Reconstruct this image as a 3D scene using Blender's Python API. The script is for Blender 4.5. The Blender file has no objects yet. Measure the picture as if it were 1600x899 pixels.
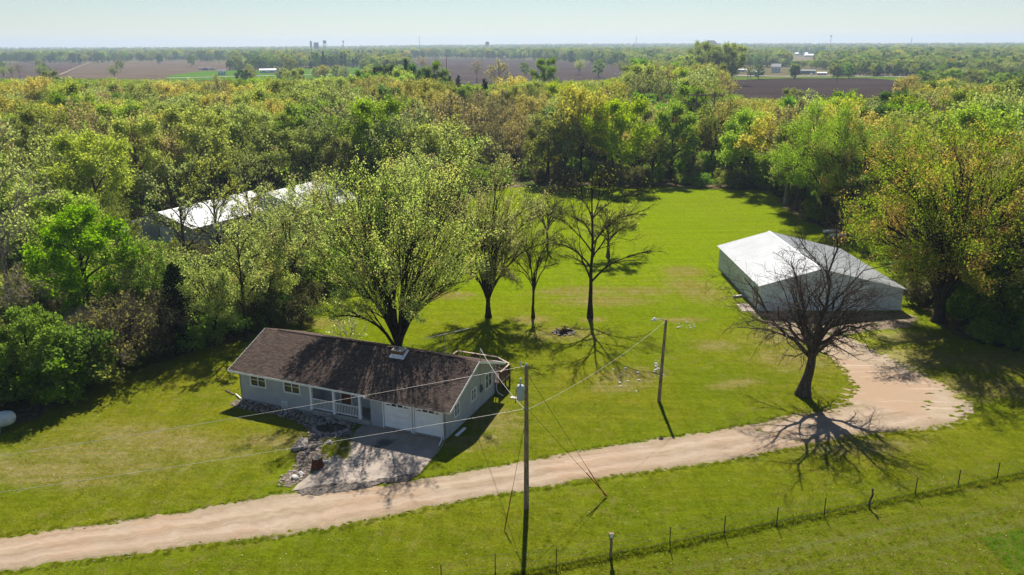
import bpy, bmesh, math, random
import numpy as np
from mathutils import Vector, Matrix
from mathutils.geometry import tessellate_polygon
sc = bpy.context.scene
COL = sc.collection
rnd = random.Random(7)
PI = math.pi

# ------------------------------------------------------------------ camera, sky, sun, exposure
CAM_H, F = 28.0, 1244.4
PITCH = math.atan((449.5 - 72) / F)
ROLL = math.radians(0.3)
cam = bpy.data.objects.new("camera", bpy.data.cameras.new("camera"))
COL.objects.link(cam)
cam.data.lens, cam.data.sensor_width = 28.0, 36.0
cam.data.clip_start, cam.data.clip_end = 0.5, 30000
cam.matrix_world = (Matrix.Translation((0, 0, CAM_H)) @ Matrix.Rotation(PI / 2 - PITCH, 4, 'X')
                    @ Matrix.Rotation(-ROLL, 4, 'Z'))
sc.camera = cam
SUN_EL, SUN_AZ = math.radians(47.5), math.radians(2.5)      # sun stands behind the scene, ahead of the camera
world = bpy.data.worlds.new("World"); sc.world = world; world.use_nodes = True
wn = world.node_tree.nodes; wl = world.node_tree.links
sky = wn.new('ShaderNodeTexSky'); sky.sky_type = 'NISHITA'; sky.sun_disc = False
sky.sun_elevation = SUN_EL; sky.sun_rotation = SUN_AZ
sky.altitude = 200; sky.air_density = 1.0; sky.dust_density = 0.0; sky.ozone_density = 2.6
wl.new(sky.outputs[0], wn['Background'].inputs[0]); wn['Background'].inputs[1].default_value = 0.046
sun = bpy.data.objects.new("sun", bpy.data.lights.new("sun", 'SUN')); COL.objects.link(sun)
sun.data.energy = 5.0; sun.data.angle = math.radians(0.53); sun.data.color = (1.0, 0.94, 0.84)
sdir = Vector((math.sin(SUN_AZ) * math.cos(SUN_EL), math.cos(SUN_AZ) * math.cos(SUN_EL), math.sin(SUN_EL)))
sun.rotation_euler = sdir.to_track_quat('Z', 'Y').to_euler(); sun.location = (0, 0, 90)
sc.view_settings.view_transform = 'Standard'; sc.view_settings.look = 'None'
sc.view_settings.exposure = 0.86; sc.view_settings.gamma = 1.0
cy = sc.cycles
cy.max_bounces = 6; cy.diffuse_bounces = 4; cy.glossy_bounces = 2; cy.transmission_bounces = 4
cy.volume_bounces = 0; cy.transparent_max_bounces = 8
HAZE = 0.00015

# ------------------------------------------------------------------ photo pixel -> point in the place
def ray(u, v):
    x = (u - 800) / F; y = (449.5 - v) / F
    x, y = x * math.cos(ROLL) + y * math.sin(ROLL), -x * math.sin(ROLL) + y * math.cos(ROLL)
    return (x, math.cos(PITCH) + y * math.sin(PITCH), -math.sin(PITCH) + y * math.cos(PITCH))
def G(u, v, z=0.0):
    d = ray(u, v); t = (z - CAM_H) / d[2]
    return Vector((d[0] * t, d[1] * t, z))
def YP(u, v, y):
    d = ray(u, v); t = y / d[1]
    return Vector((d[0] * t, y, CAM_H + d[2] * t))
def PX(x, y, z):
    z = z - CAM_H
    dep = y * math.cos(PITCH) - z * math.sin(PITCH); up = y * math.sin(PITCH) + z * math.cos(PITCH)
    return 800 + x / dep * F, 449.5 - up / dep * F
def terr(x, y):                                             # height of the land
    r = math.hypot(x, y)
    h = 0.0
    if r > 2300: h += min(1.0, (r - 2300) / 4200) ** 1.3 * (19 + 5 * math.sin(x * 0.0011 + 1) )
    return h
def npterr(x, y):
    r = np.hypot(x, y)
    return np.clip((r - 2300) / 4200, 0, 1) ** 1.3 * (19 + 5 * np.sin(x * 0.0011 + 1))

# ------------------------------------------------------------------ helpers: tags, meshes
def tag(o, label=None, cat=None, group=None, kind=None):
    if label: o['label'] = label
    if cat: o['category'] = cat
    if group: o['group'] = group
    if kind: o['kind'] = kind
    return o
def empty(name, loc=(0, 0, 0), rz=0.0, label=None, cat=None, group=None):
    o = bpy.data.objects.new(name, None); COL.objects.link(o)
    o.location = loc; o.rotation_euler = (0, 0, rz); o.empty_display_size = 0.3
    return tag(o, label, cat, group)
def link(name, me, mat=None, parent=None, loc=None):
    o = bpy.data.objects.new(name, me); COL.objects.link(o)
    if mat is not None and len(me.materials) == 0:
        for m in (mat if isinstance(mat, (list, tuple)) else [mat]): me.materials.append(m)
    if parent: o.parent = parent
    if loc is not None: o.location = loc
    return o
def np_mesh(name, V, quads=None, tris=None, smooth=False, attr=None):
    me = bpy.data.meshes.new(name)
    V = np.asarray(V, dtype=np.float32).reshape(-1, 3)
    loops = []; starts = []; tot = []
    n = 0
    if quads is not None and len(quads):
        q = np.asarray(quads, dtype=np.int32).reshape(-1, 4); loops.append(q.ravel())
        starts.append(np.arange(len(q)) * 4 + n); tot.append(np.full(len(q), 4)); n += len(q) * 4
    if tris is not None and len(tris):
        t = np.asarray(tris, dtype=np.int32).reshape(-1, 3); loops.append(t.ravel())
        starts.append(np.arange(len(t)) * 3 + n); tot.append(np.full(len(t), 3)); n += len(t) * 3
    L = np.concatenate(loops).astype(np.int32); S = np.concatenate(starts).astype(np.int32)
    me.vertices.add(len(V)); me.vertices.foreach_set('co', V.ravel())
    me.loops.add(len(L)); me.loops.foreach_set('vertex_index', L)
    me.polygons.add(len(S)); me.polygons.foreach_set('loop_start', S)
    me.polygons.foreach_set('loop_total', np.concatenate(tot).astype(np.int32))
    me.polygons.foreach_set('use_smooth', np.full(len(S), smooth))
    me.update(calc_edges=True)
    if attr is not None:
        for k, a in attr.items():
            at = me.attributes.new(k, 'FLOAT', 'POINT'); at.data.foreach_set('value', np.asarray(a, dtype=np.float32))
    return me
class MB:
    """collects boxes, tubes, prisms -> one mesh"""
    def __init__(s): s.v = []; s.f = []; s.sm = []
    def add(s, vs, fs, smooth=False):
        b = len(s.v); s.v += [tuple(p) for p in vs]; s.f += [tuple(i + b for i in f) for f in fs]; s.sm += [smooth] * len(fs)
        return s
    def box(s, x0, x1, y0, y1, z0, z1):
        return s.add([(x0, y0, z0), (x1, y0, z0), (x1, y1, z0), (x0, y1, z0), (x0, y0, z1), (x1, y0, z1), (x1, y1, z1), (x0, y1, z1)],
                     [(0, 3, 2, 1), (4, 5, 6, 7), (0, 1, 5, 4), (1, 2, 6, 5), (2, 3, 7, 6), (3, 0, 4, 7)])
    def tube(s, pts, r, n=8, caps=True):
        pts = [Vector(p) for p in pts]; rs = r if isinstance(r, (list, tuple)) else [r] * len(pts)
        vs = []; fs = []
        for i, p in enumerate(pts):
            t = (pts[min(i + 1, len(pts) - 1)] - pts[max(i - 1, 0)]).normalized()
            a = t.cross(Vector((0, 0, 1)) if abs(t.z) < 0.9 else Vector((1, 0, 0))).normalized(); b = t.cross(a)
            for k in range(n):
                w = 2 * PI * k / n; vs.append(p + (a * math.cos(w) + b * math.sin(w)) * rs[i])
        for i in range(len(pts) - 1):
            for k in range(n):
                fs.append((i * n + k, i * n + (k + 1) % n, (i + 1) * n + (k + 1) % n, (i + 1) * n + k))
        s.add(vs, fs, n > 4)
        if caps:
            s.add(vs[:n][::-1], [tuple(range(n))]); s.add(vs[-n:], [tuple(range(n))])
        return s
    def bar(s, p, q, w, h):
        """rectangular bar from p to q, w across, h high"""
        p, q = Vector(p), Vector(q); t = (q - p).normalized()
        a = t.cross(Vector((0, 0, 1)) if abs(t.z) < 0.9 else Vector((0, 1, 0))).normalized() * w / 2; b = a.cross(t).normalized() * h / 2
        vs = [c + sa * a + sb * b for c in (p, q) for sa, sb in ((-1, -1), (1, -1), (1, 1), (-1, 1))]
        return s.add(vs, [(0, 1, 2, 3), (7, 6, 5, 4), (0, 4, 5, 1), (1, 5, 6, 2), (2, 6, 7, 3), (3, 7, 4, 0)])
    def lathe(s, prof, c=(0, 0, 0), n=16, axis='z'):
        vs = []; fs = []
        for r, z in prof:
            for k in range(n):
                w = 2 * PI * k / n; p = (r * math.cos(w), r * math.sin(w), z)
                if axis == 'x': p = (z, p[0], p[1])
                vs.append((p[0] + c[0], p[1] + c[1], p[2] + c[2]))
        for i in range(len(prof) - 1):
            for k in range(n):
                fs.append((i * n + k, i * n + (k + 1) % n, (i + 1) * n + (k + 1) % n, (i + 1) * n + k))
        return s.add(vs, fs, True)
    def slab(s, poly, d):
        """planar polygon (3d points) extruded by vector d"""
        n = len(poly); d = Vector(d); a = [Vector(p) for p in poly]; b = [p + d for p in a]
        fs = [tuple(range(n))[::-1], tuple(range(n, 2 * n))] + [(i, (i + 1) % n, (i + 1) % n + n, i + n) for i in range(n)]
        return s.add(a + b, fs)
    def mesh(s, name):
        me = bpy.data.meshes.new(name); me.from_pydata(s.v, [], s.f); me.polygons.foreach_set('use_smooth', s.sm)
        bm = bmesh.new(); bm.from_mesh(me); bmesh.ops.recalc_face_normals(bm, faces=bm.faces); bm.to_mesh(me); bm.free()
        me.update(); return me
    def build(s, name, mat, parent=None, loc=None):
        return link(name, s.mesh(name), mat, parent, loc)
def copy_tree(o, parent=None):
    c = o.copy(); COL.objects.link(c); c.parent = parent
    for ch in o.children: copy_tree(ch, c)
    return c
def repeat(name, me, mat, parent, spots, **k):
    out = []
    for loc in spots:
        o = bpy.data.objects.new(name, me); COL.objects.link(o); o.parent = parent
        if len(me.materials) == 0: me.materials.append(mat)
        o.location = loc[:3]
        if len(loc) > 3: o.rotation_euler = (0, 0, loc[3])
        out.append(o)
    return out

# ------------------------------------------------------------------ materials
class NT:
    def __init__(s, name):
        s.m = bpy.data.materials.new(name); s.m.use_nodes = True; s.t = s.m.node_tree; s.n = s.t.nodes; s.l = s.t.links
        s.bsdf = s.n['Principled BSDF']; s.out = s.n['Material Output']
        s.bsdf.inputs['Specular IOR Level'].default_value = 0.2
        s.geo = s.n.new('ShaderNodeNewGeometry')
    def put(s, sock, v):
        if hasattr(v, 'is_output') or isinstance(v, bpy.types.NodeSocket): s.l.new(v, sock)
        else:
            if isinstance(v, (tuple, list)) and len(v) == 3 and sock.type == 'RGBA': v = (*v, 1)
            sock.default_value = v
    def noise(s, scale, detail=4, rough=0.6, vec=None, dist=0.0):
        n = s.n.new('ShaderNodeTexNoise'); s.put(n.inputs['Vector'], vec if vec is not None else s.geo.outputs['Position'])
        n.inputs['Scale'].default_value = scale; n.inputs['Detail'].default_value = detail
        n.inputs['Roughness'].default_value = rough; n.inputs['Distortion'].default_value = dist
        return n.outputs[0]
    def math(s, op, a, b=0.0, c=None, clamp=False):
        n = s.n.new('ShaderNodeMath'); n.operation = op; n.use_clamp = clamp
        s.put(n.inputs[0], a); s.put(n.inputs[1], b)
        if c is not None: s.put(n.inputs[2], c)
        return n.outputs[0]
    def ramp(s, v, lo, hi, a=0.0, b=1.0):
        n = s.n.new('ShaderNodeMapRange'); n.interpolation_type = 'SMOOTHSTEP'
        s.put(n.inputs[0], v)
        for i, x in ((1, lo), (2, hi), (3, a), (4, b)): n.inputs[i].default_value = x
        return n.outputs[0]
    def mix(s, f, a, b, mode='MIX'):
        n = s.n.new('ShaderNodeMix'); n.data_type = 'RGBA'; n.blend_type = mode
        s.put(n.inputs[0], f); s.put(n.inputs[6], a); s.put(n.inputs[7], b)
        return n.outputs[2]
    def attr(s, name, out=2):
        n = s.n.new('ShaderNodeAttribute'); n.attribute_name = name; return n.outputs[out]
    def scaled(s, sx, sy, sz, rz=0.0, obj=False):
        n = s.n.new('ShaderNodeMapping')
        if obj: c = s.n.new('ShaderNodeTexCoord'); s.put(n.inputs[0], c.outputs['Object'])
        else: s.put(n.inputs[0], s.geo.outputs['Position'])
        n.inputs['Scale'].default_value = (sx, sy, sz); n.inputs['Rotation'].default_value = (0, 0, rz)
        return n.outputs[0]
    def bump(s, h, strength=0.5, dist=0.05):
        n = s.n.new('ShaderNodeBump'); n.inputs['Strength'].default_value = strength; n.inputs['Distance'].default_value = dist
        s.put(n.inputs['Height'], h); s.l.new(n.outputs[0], s.bsdf.inputs['Normal']); return n.outputs[0]
    def base(s, c, rough=0.85, metal=0.0):
        s.put(s.bsdf.inputs['Base Color'], c)
        if isinstance(rough, float) and rough >= 0.9: s.bsdf.inputs['Specular IOR Level'].default_value = 0.0
        s.put(s.bsdf.inputs['Roughness'], rough); s.bsdf.inputs['Metallic'].default_value = metal
        return s.m
def simple(name, col, rough=0.7, var=0.15, scale=3.0, metal=0.0, bump=0.0, dark=None):
    t = NT(name); f = t.ramp(t.noise(scale, 5), 0.3, 0.7)
    d = dark or tuple(c * (1 - var * 1.6) for c in col)
    c = t.mix(f, d, tuple(min(1, c * (1 + var)) for c in col))
    if bump: t.bump(t.noise(scale * 6, 5), bump, 0.02)
    return t.base(c, rough, metal)
def dot2(t, ax, ay, c):
    """linear function of ground position ax*x+ay*y+c"""
    n = t.n.new('ShaderNodeVectorMath'); n.operation = 'DOT_PRODUCT'
    t.put(n.inputs[0], t.geo.outputs['Position']); n.inputs[1].default_value = (ax, ay, 0)
    return t.math('ADD', n.outputs['Value'], c)
def line_mask(t, p, q, w):
    """1 on the band round the line p-q"""
    d = (q - p).normalized(); nx, ny = -d.y, d.x
    e = t.math('ABSOLUTE', t.math('ADD', dot2(t, nx, ny, -(nx * p.x + ny * p.y)), t.math('MULTIPLY', t.math('SUBTRACT', t.noise(0.35, 3), 0.5), w * 2.2)))
    return t.ramp(e, w * 0.35, w * 1.1, 1.0, 0.0)
def blob(t, c, rx, ry, rot=0.0):
    n = t.n.new('ShaderNodeMapping'); n.vector_type = 'TEXTURE'; t.put(n.inputs[0], t.geo.outputs['Position'])
    n.inputs['Location'].default_value = (c.x, c.y, 0); n.inputs['Rotation'].default_value = (0, 0, rot); n.inputs['Scale'].default_value = (rx, ry, 1e6)
    g = t.n.new('ShaderNodeVectorMath'); g.operation = 'LENGTH'; t.l.new(n.outputs[0], g.inputs[0])
    v = t.math('ADD', g.outputs['Value'], t.math('MULTIPLY', t.math('SUBTRACT', t.noise(0.9, 5, 0.7), 0.5), 2.4))
    return t.ramp(v, 0.35, 1.25, 1.0, 0.0)
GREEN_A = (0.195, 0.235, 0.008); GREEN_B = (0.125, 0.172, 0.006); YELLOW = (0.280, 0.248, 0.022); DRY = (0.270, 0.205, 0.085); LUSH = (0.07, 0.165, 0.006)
def grass_colour(t):
    n1 = t.ramp(t.noise(0.045, 3, 0.5), 0.35, 0.65); n2 = t.ramp(t.noise(0.33, 5, 0.65), 0.3, 0.7)
    n3 = t.noise(2.2, 5, 0.75); n4 = t.noise(11, 4, 0.8)
    c = t.mix(n1, GREEN_A, YELLOW); c = t.mix(t.math('MULTIPLY', n2, 0.55), c, GREEN_B)
    far = t.ramp(dot2(t, 0, 1, 0), 62, 100)                      # the back meadow is lusher and more even
    c = t.mix(t.math('MULTIPLY', far, 0.8), c, (0.262, 0.360, 0.003))
    near = t.math('MULTIPLY', t.ramp(dot2(t, -.245, 1, 0), 40, 46.5, 1.0, 0.0), 0.55); c = t.mix(near, c, (0.150, 0.180, 0.004))  # vignette and light angle painted in: grass darkens on the camera side of the lane
    s3 = t.math('MULTIPLY', t.ramp(t.noise(0.9, 6, 0.75), 0.46, 0.70), t.ramp(t.noise(0.06, 2), 0.34, 0.58))
    c = t.mix(t.math('MULTIPLY', s3, 0.75), c, DRY)
    spots = [(1066, 500, 3, 1.1, 0), (1085, 452, 3.4, 6.0, 0.25), (1070, 425, 3.2, 3.5, 0), (985, 590, 3.6, 2.4, 0.4), (965, 605, 3.0, 1.3, 0.2), (770, 655, 2.2, 3.2, 0.5), (745, 690, 2.8, 1.3, 0.2), (900, 455, 6, 2.2, 0.1),
             (940, 470, 6.5, 2.4, 0), (880, 522, 4.5, 2.6, 0), (1240, 560, 4.2, 3.5, 0), (1220, 530, 4.0, 2.6, 0), (1120, 540, 2.6, 1.6, 0), (1000, 455, 5, 2, 0), (250, 690, 8.0, 2.6, -0.3), (150, 715, 7.5, 2.2, -0.3), (60, 735, 8.0, 2.4, -0.2), (1340, 700, 5, 1.2, .1), (1440, 560, 6, 3, 0), (1510, 606, 6, 2.6, .1), (1570, 565, 7, 3, 0), (1425, 528, 4, 2, 0), (1590, 610, 4, 2, 0), (700, 462, 4, 2, 0), (620, 560, 5, 2.5, 0), (500, 505, 4, 2, 0), (830, 500, 2.5, 1.6, 0), (925, 500, 1.6, 1.0, 0), (1150, 600, 3, 1, .3), (430, 690, 4, 1.6, 0)]
    m = None
    for u, v, rx, ry, ro in spots:
        b = blob(t, G(u, v), rx, ry, ro); m = b if m is None else t.math('MAXIMUM', m, b)
    m = t.math('MULTIPLY', m, t.ramp(t.noise(1.4, 5, 0.8), 0.25, 0.5))
    c = t.mix(t.math('MULTIPLY', m, 1.0, None, True), c, (0.33, 0.26, 0.12))
    mow = t.noise(0.55, 3, 0.6, t.scaled(0.05, 2.2, 1, 0.12)); c = t.mix(t.ramp(mow, 0.42, 0.60, 0.28, 0.0), c, GREEN_B)
    tr = t.math('MAXIMUM', line_mask(t, G(1256, 854), G(1600, 791), 0.30), line_mask(t, G(1222, 892), G(1600, 820), 0.30))
    tr = t.math('MULTIPLY', tr, t.ramp(dot2(t, 1, 0, 0), 6, 13))
    c = t.mix(t.math('MULTIPLY', tr, 0.6), c, (0.20, 0.215, 0.085))
    # rough unmown corner at the right bottom
    p, q = G(1524, 840), G(1586, 899); d = (q - p).normalized(); e1 = t.ramp(dot2(t, -d.y, d.x, d.y * p.x - d.x * p.y), -0.1, 0.25)
    p, q = G(1524, 840), G(1600, 822); d = (q - p).normalized(); e2 = t.ramp(dot2(t, d.y, -d.x, -d.y * p.x + d.x * p.y), 0.0, 0.35)
    c = t.mix(t.math('MULTIPLY', e1, e2), c, LUSH)
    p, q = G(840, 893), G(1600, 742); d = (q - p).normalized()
    below = t.ramp(dot2(t, d.y, -d.x, -d.y * p.x + d.x * p.y), 0.1, 2.5)
    c = t.mix(t.math('MULTIPLY', below, t.ramp(n3, 0.4, 0.66)), c, (0.165, 0.150, 0.040))
    fl = line_mask(t, p, q, 0.15); c = t.mix(t.math('MULTIPLY', fl, 0.95), c, (0.022, 0.040, 0.004))  # shadow of the taller grass under the fence, painted as a dark band
    c = t.mix(t.ramp(n3, 0.25, 0.7, 0.42, 0.0), c, (0.06, 0.10, 0.003))
    c = t.mix(t.ramp(n4, 0.38, 0.64, 0.30, 0.0), c, (0.040, 0.065, 0.003))
    c = t.mix(t.ramp(n4, 0.60, 0.80, 0.0, 0.45), c, (0.26, 0.27, 0.04))
    return c
def make_ground_mat():
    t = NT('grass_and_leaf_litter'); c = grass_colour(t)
    w = t.attr('woodland'); f = t.ramp(t.math('ADD', w, t.math('MULTIPLY', t.math('SUBTRACT', t.noise(0.4, 5, 0.7), 0.5), 0.9)), 0.4, 0.62)
    lit = t.mix(t.ramp(t.noise(1.5, 6, 0.8), 0.35, 0.65), (0.075, 0.055, 0.032), (0.22, 0.17, 0.10))
    lit = t.mix(t.ramp(t.noise(0.12, 3), 0.45, 0.62), lit, (0.055, 0.085, 0.012))
    c = t.mix(f, c, lit)
    h = t.math('ADD', t.math('MULTIPLY', t.noise(11, 4, 0.8), 0.5), t.math('MULTIPLY', t.noise(2.2, 5, 0.75), 1.0))
    t.bump(h, 0.85, 0.22)
    return t.base(c, 0.95)
def make_blade_mat():
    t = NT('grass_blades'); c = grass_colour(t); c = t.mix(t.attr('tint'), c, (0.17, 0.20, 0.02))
    t.n.remove(t.bsdf); d = t.n.new('ShaderNodeBsdfDiffuse'); tr = t.n.new('ShaderNodeBsdfTranslucent'); mx = t.n.new('ShaderNodeMixShader')
    t.put(d.inputs[0], c); t.put(tr.inputs[0], t.mix(1.0, c, (2.3, 2.3, 0.6), 'MULTIPLY')); mx.inputs[0].default_value = 0.55
    t.l.new(d.outputs[0], mx.inputs[1]); t.l.new(tr.outputs[0], mx.inputs[2]); t.l.new(mx.outputs[0], t.out.inputs[0]); return t.m
def make_leaf(name, a, b, trans=0.45, c3=None, f3=0.0, gain=1.7):
    """leaf colours a..b by leaf, shifted by tree; c3 = second colour in patches of the crown"""
    t = NT(name); ti = t.attr('tint'); oi = t.n.new('ShaderNodeObjectInfo'); r = oi.outputs['Random']
    c = t.mix(ti, a, b)
    if c3: c = t.mix(t.math('MULTIPLY', t.ramp(t.noise(0.42, 3), 0.48, 0.60), f3), c, c3)
    hs = t.n.new('ShaderNodeHueSaturation'); t.put(hs.inputs['Color'], c)
    t.put(hs.inputs['Hue'], t.math('ADD', t.math('MULTIPLY', r, 0.03), 0.492)); t.put(hs.inputs['Value'], t.math('ADD', t.math('MULTIPLY', t.math('FRACT', t.math('MULTIPLY', r, 7.31)), 0.62), 0.70))
    t.put(hs.inputs['Saturation'], t.math('ADD', t.math('MULTIPLY', t.math('FRACT', t.math('MULTIPLY', r, 3.77)), 0.25), 0.85)); c = hs.outputs[0]
    t.n.remove(t.bsdf); d = t.n.new('ShaderNodeBsdfDiffuse'); tr = t.n.new('ShaderNodeBsdfTranslucent'); mx = t.n.new('ShaderNodeMixShader')
    t.put(d.inputs[0], c); t.put(tr.inputs[0], t.mix(1.0, c, (gain, gain, gain * 0.55), 'MULTIPLY')); mx.inputs[0].default_value = trans
    t.l.new(d.outputs[0], mx.inputs[1]); t.l.new(tr.outputs[0], mx.inputs[2]); t.l.new(mx.outputs[0], t.out.inputs[0]); return t.m
def make_bark(name, a, b):
    t = NT(name); f = t.noise(6, 5, 0.7, t.scaled(1, 1, 0.25)); c = t.mix(t.ramp(f, 0.3, 0.7), a, b); t.bump(f, 0.8, 0.05); return t.base(c, 0.95)
M = {}
M['ground'] = make_ground_mat()
M['blade'] = make_blade_mat()
M['lf_maple'] = make_leaf('maple_leaves', (0.22, 0.30, 0.05), (0.50, 0.54, 0.24), 0.5, (0.50, 0.39, 0.22), 0.5)
M['lf_green'] = make_leaf('green_leaves', (0.09, 0.17, 0.012), (0.22, 0.32, 0.04), 0.5)
M['lf_olive'] = make_leaf('olive_leaves', (0.18, 0.215, 0.045), (0.33, 0.36, 0.10), 0.5)
M['lf_gold'] = make_leaf('golden_tassels', (0.28, 0.25, 0.05), (0.46, 0.40, 0.13), 0.48)
M['lf_lime'] = make_leaf('lime_leaves', (0.16, 0.23, 0.014), (0.30, 0.37, 0.04), 0.5)
M['lf_pale'] = make_leaf('pale_grey_green_leaves', (0.20, 0.25, 0.085), (0.40, 0.44, 0.20), 0.5)
M['lf_tan'] = make_leaf('tan_buds', (0.24, 0.205, 0.10), (0.40, 0.34, 0.18), 0.42)
M['lf_right'] = make_leaf('maple_leaves_with_seeds', (0.13, 0.21, 0.014), (0.26, 0.34, 0.04), 0.5, (0.44, 0.29, 0.12), 0.9)
M['lf_dark'] = make_leaf('dark_green_leaves', (0.045, 0.10, 0.018), (0.12, 0.20, 0.035), 0.45)
M['lf_needle'] = make_leaf('conifer_needles', (0.012, 0.028, 0.012), (0.035, 0.060, 0.022), 0.2)
M['lf_brush'] = make_leaf('grey_brush', (0.13, 0.115, 0.06), (0.20, 0.205, 0.08), 0.38)
M['bark'] = make_bark('grey_brown_bark', (0.05, 0.04, 0.033), (0.16, 0.13, 0.105))
M['bark_oak'] = make_bark('oak_bark', (0.035, 0.028, 0.023), (0.125, 0.10, 0.082))
M['bark_pale'] = make_bark('pale_bark', (0.16, 0.135, 0.115), (0.34, 0.29, 0.25))
M['bark_dark'] = make_bark('dark_bark', (0.018, 0.014, 0.011), (0.06, 0.048, 0.038))

# ------------------------------------------------------------------ trees
def polylines(P0, P1, P2, nseg, wob, rg):
    t = np.linspace(0, 1, nseg + 1)[None, :, None]
    a, b, c = P0[:, None], P1[:, None], P2[:, None]
    pts = (1 - t) ** 2 * a + 2 * t * (1 - t) * b + t * t * c
    L = np.linalg.norm(P2 - P0, axis=1)[:, None, None]
    env = np.sqrt(t * 1.0) * (t > 0)
    step = rg.normal(size=pts.shape) * wob * L / nseg ** 0.5
    step[:, 0] = 0
    pts = pts + np.cumsum(step, axis=1) * 0.6 * env
    return pts
def tubes_np(pts, rad, sides, base):
    N, K, _ = pts.shape
    tan = np.empty_like(pts); tan[:, 1:-1] = pts[:, 2:] - pts[:, :-2]; tan[:, 0] = pts[:, 1] - pts[:, 0]; tan[:, -1] = pts[:, -1] - pts[:, -2]
    tan /= np.linalg.norm(tan, axis=2, keepdims=True) + 1e-9
    ref = np.array([0.31, 0.57, 0.21]); a = np.cross(tan, ref); a /= np.linalg.norm(a, axis=2, keepdims=True) + 1e-9; b = np.cross(tan, a)
    w = np.arange(sides) * 2 * PI / sides
    V = pts[:, :, None] + rad[:, :, None, None] * (a[:, :, None] * np.cos(w)[None, None, :, None] + b[:, :, None] * np.sin(w)[None, None, :, None])
    idx = np.arange(N * K * sides).reshape(N, K, sides) + base
    nx = np.roll(idx, -1, axis=2)
    Q = np.stack([idx[:, :-1], nx[:, :-1], nx[:, 1:], idx[:, 1:]], axis=-1)
    return V.reshape(-1, 3), Q.reshape(-1, 4)
def children(pts, rad, k, tmin, f, spread, up, out, rg, nseg, wob, rmin, cz, rfac=0.62):
    N, K, _ = pts.shape
    i = np.repeat(np.arange(N), k); t = tmin + (1 - tmin) * (np.tile((np.arange(k) + 0.5) / k, N) + rg.uniform(-0.45, 0.45, N * k) / k); t = np.clip(t, 0, 0.999)
    s = t * (K - 1); j = s.astype(int); fr = (s - j)[:, None]
    p = pts[i, j] * (1 - fr) + pts[i, j + 1] * fr; r = rad[i, j] * (1 - fr[:, 0]) + rad[i, j + 1] * fr[:, 0]
    tg = pts[i, j + 1] - pts[i, j]; tg /= np.linalg.norm(tg, axis=1, keepdims=True) + 1e-9
    L = np.linalg.norm(pts[:, -1] - pts[:, 0], axis=1)[i]
    rv = rg.normal(size=p.shape); rv -= (rv * tg).sum(1, keepdims=True) * tg; rv /= np.linalg.norm(rv, axis=1, keepdims=True) + 1e-9
    o = p - np.array([0, 0, cz]); o /= np.linalg.norm(o, axis=1, keepdims=True) + 1e-9
    d = tg + rv * spread + np.array([0, 0, 1]) * up + o * out; d /= np.linalg.norm(d, axis=1, keepdims=True)
    ln = L * f * (1.2 - 0.6 * t) * rg.uniform(0.65, 1.25, len(t))
    e = p + d * ln[:, None]; c = p + (tg * 0.5 + d * 0.5) * (ln * 0.5)[:, None]
    q = polylines(p, c, e, nseg, wob, rg)
    r0 = np.maximum(r * rfac, rmin * 1.3); rr = r0[:, None] * (1 - np.linspace(0, 1, nseg + 1)[None] * 0.75); rr = np.maximum(rr, rmin)
    return q, rr
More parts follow.
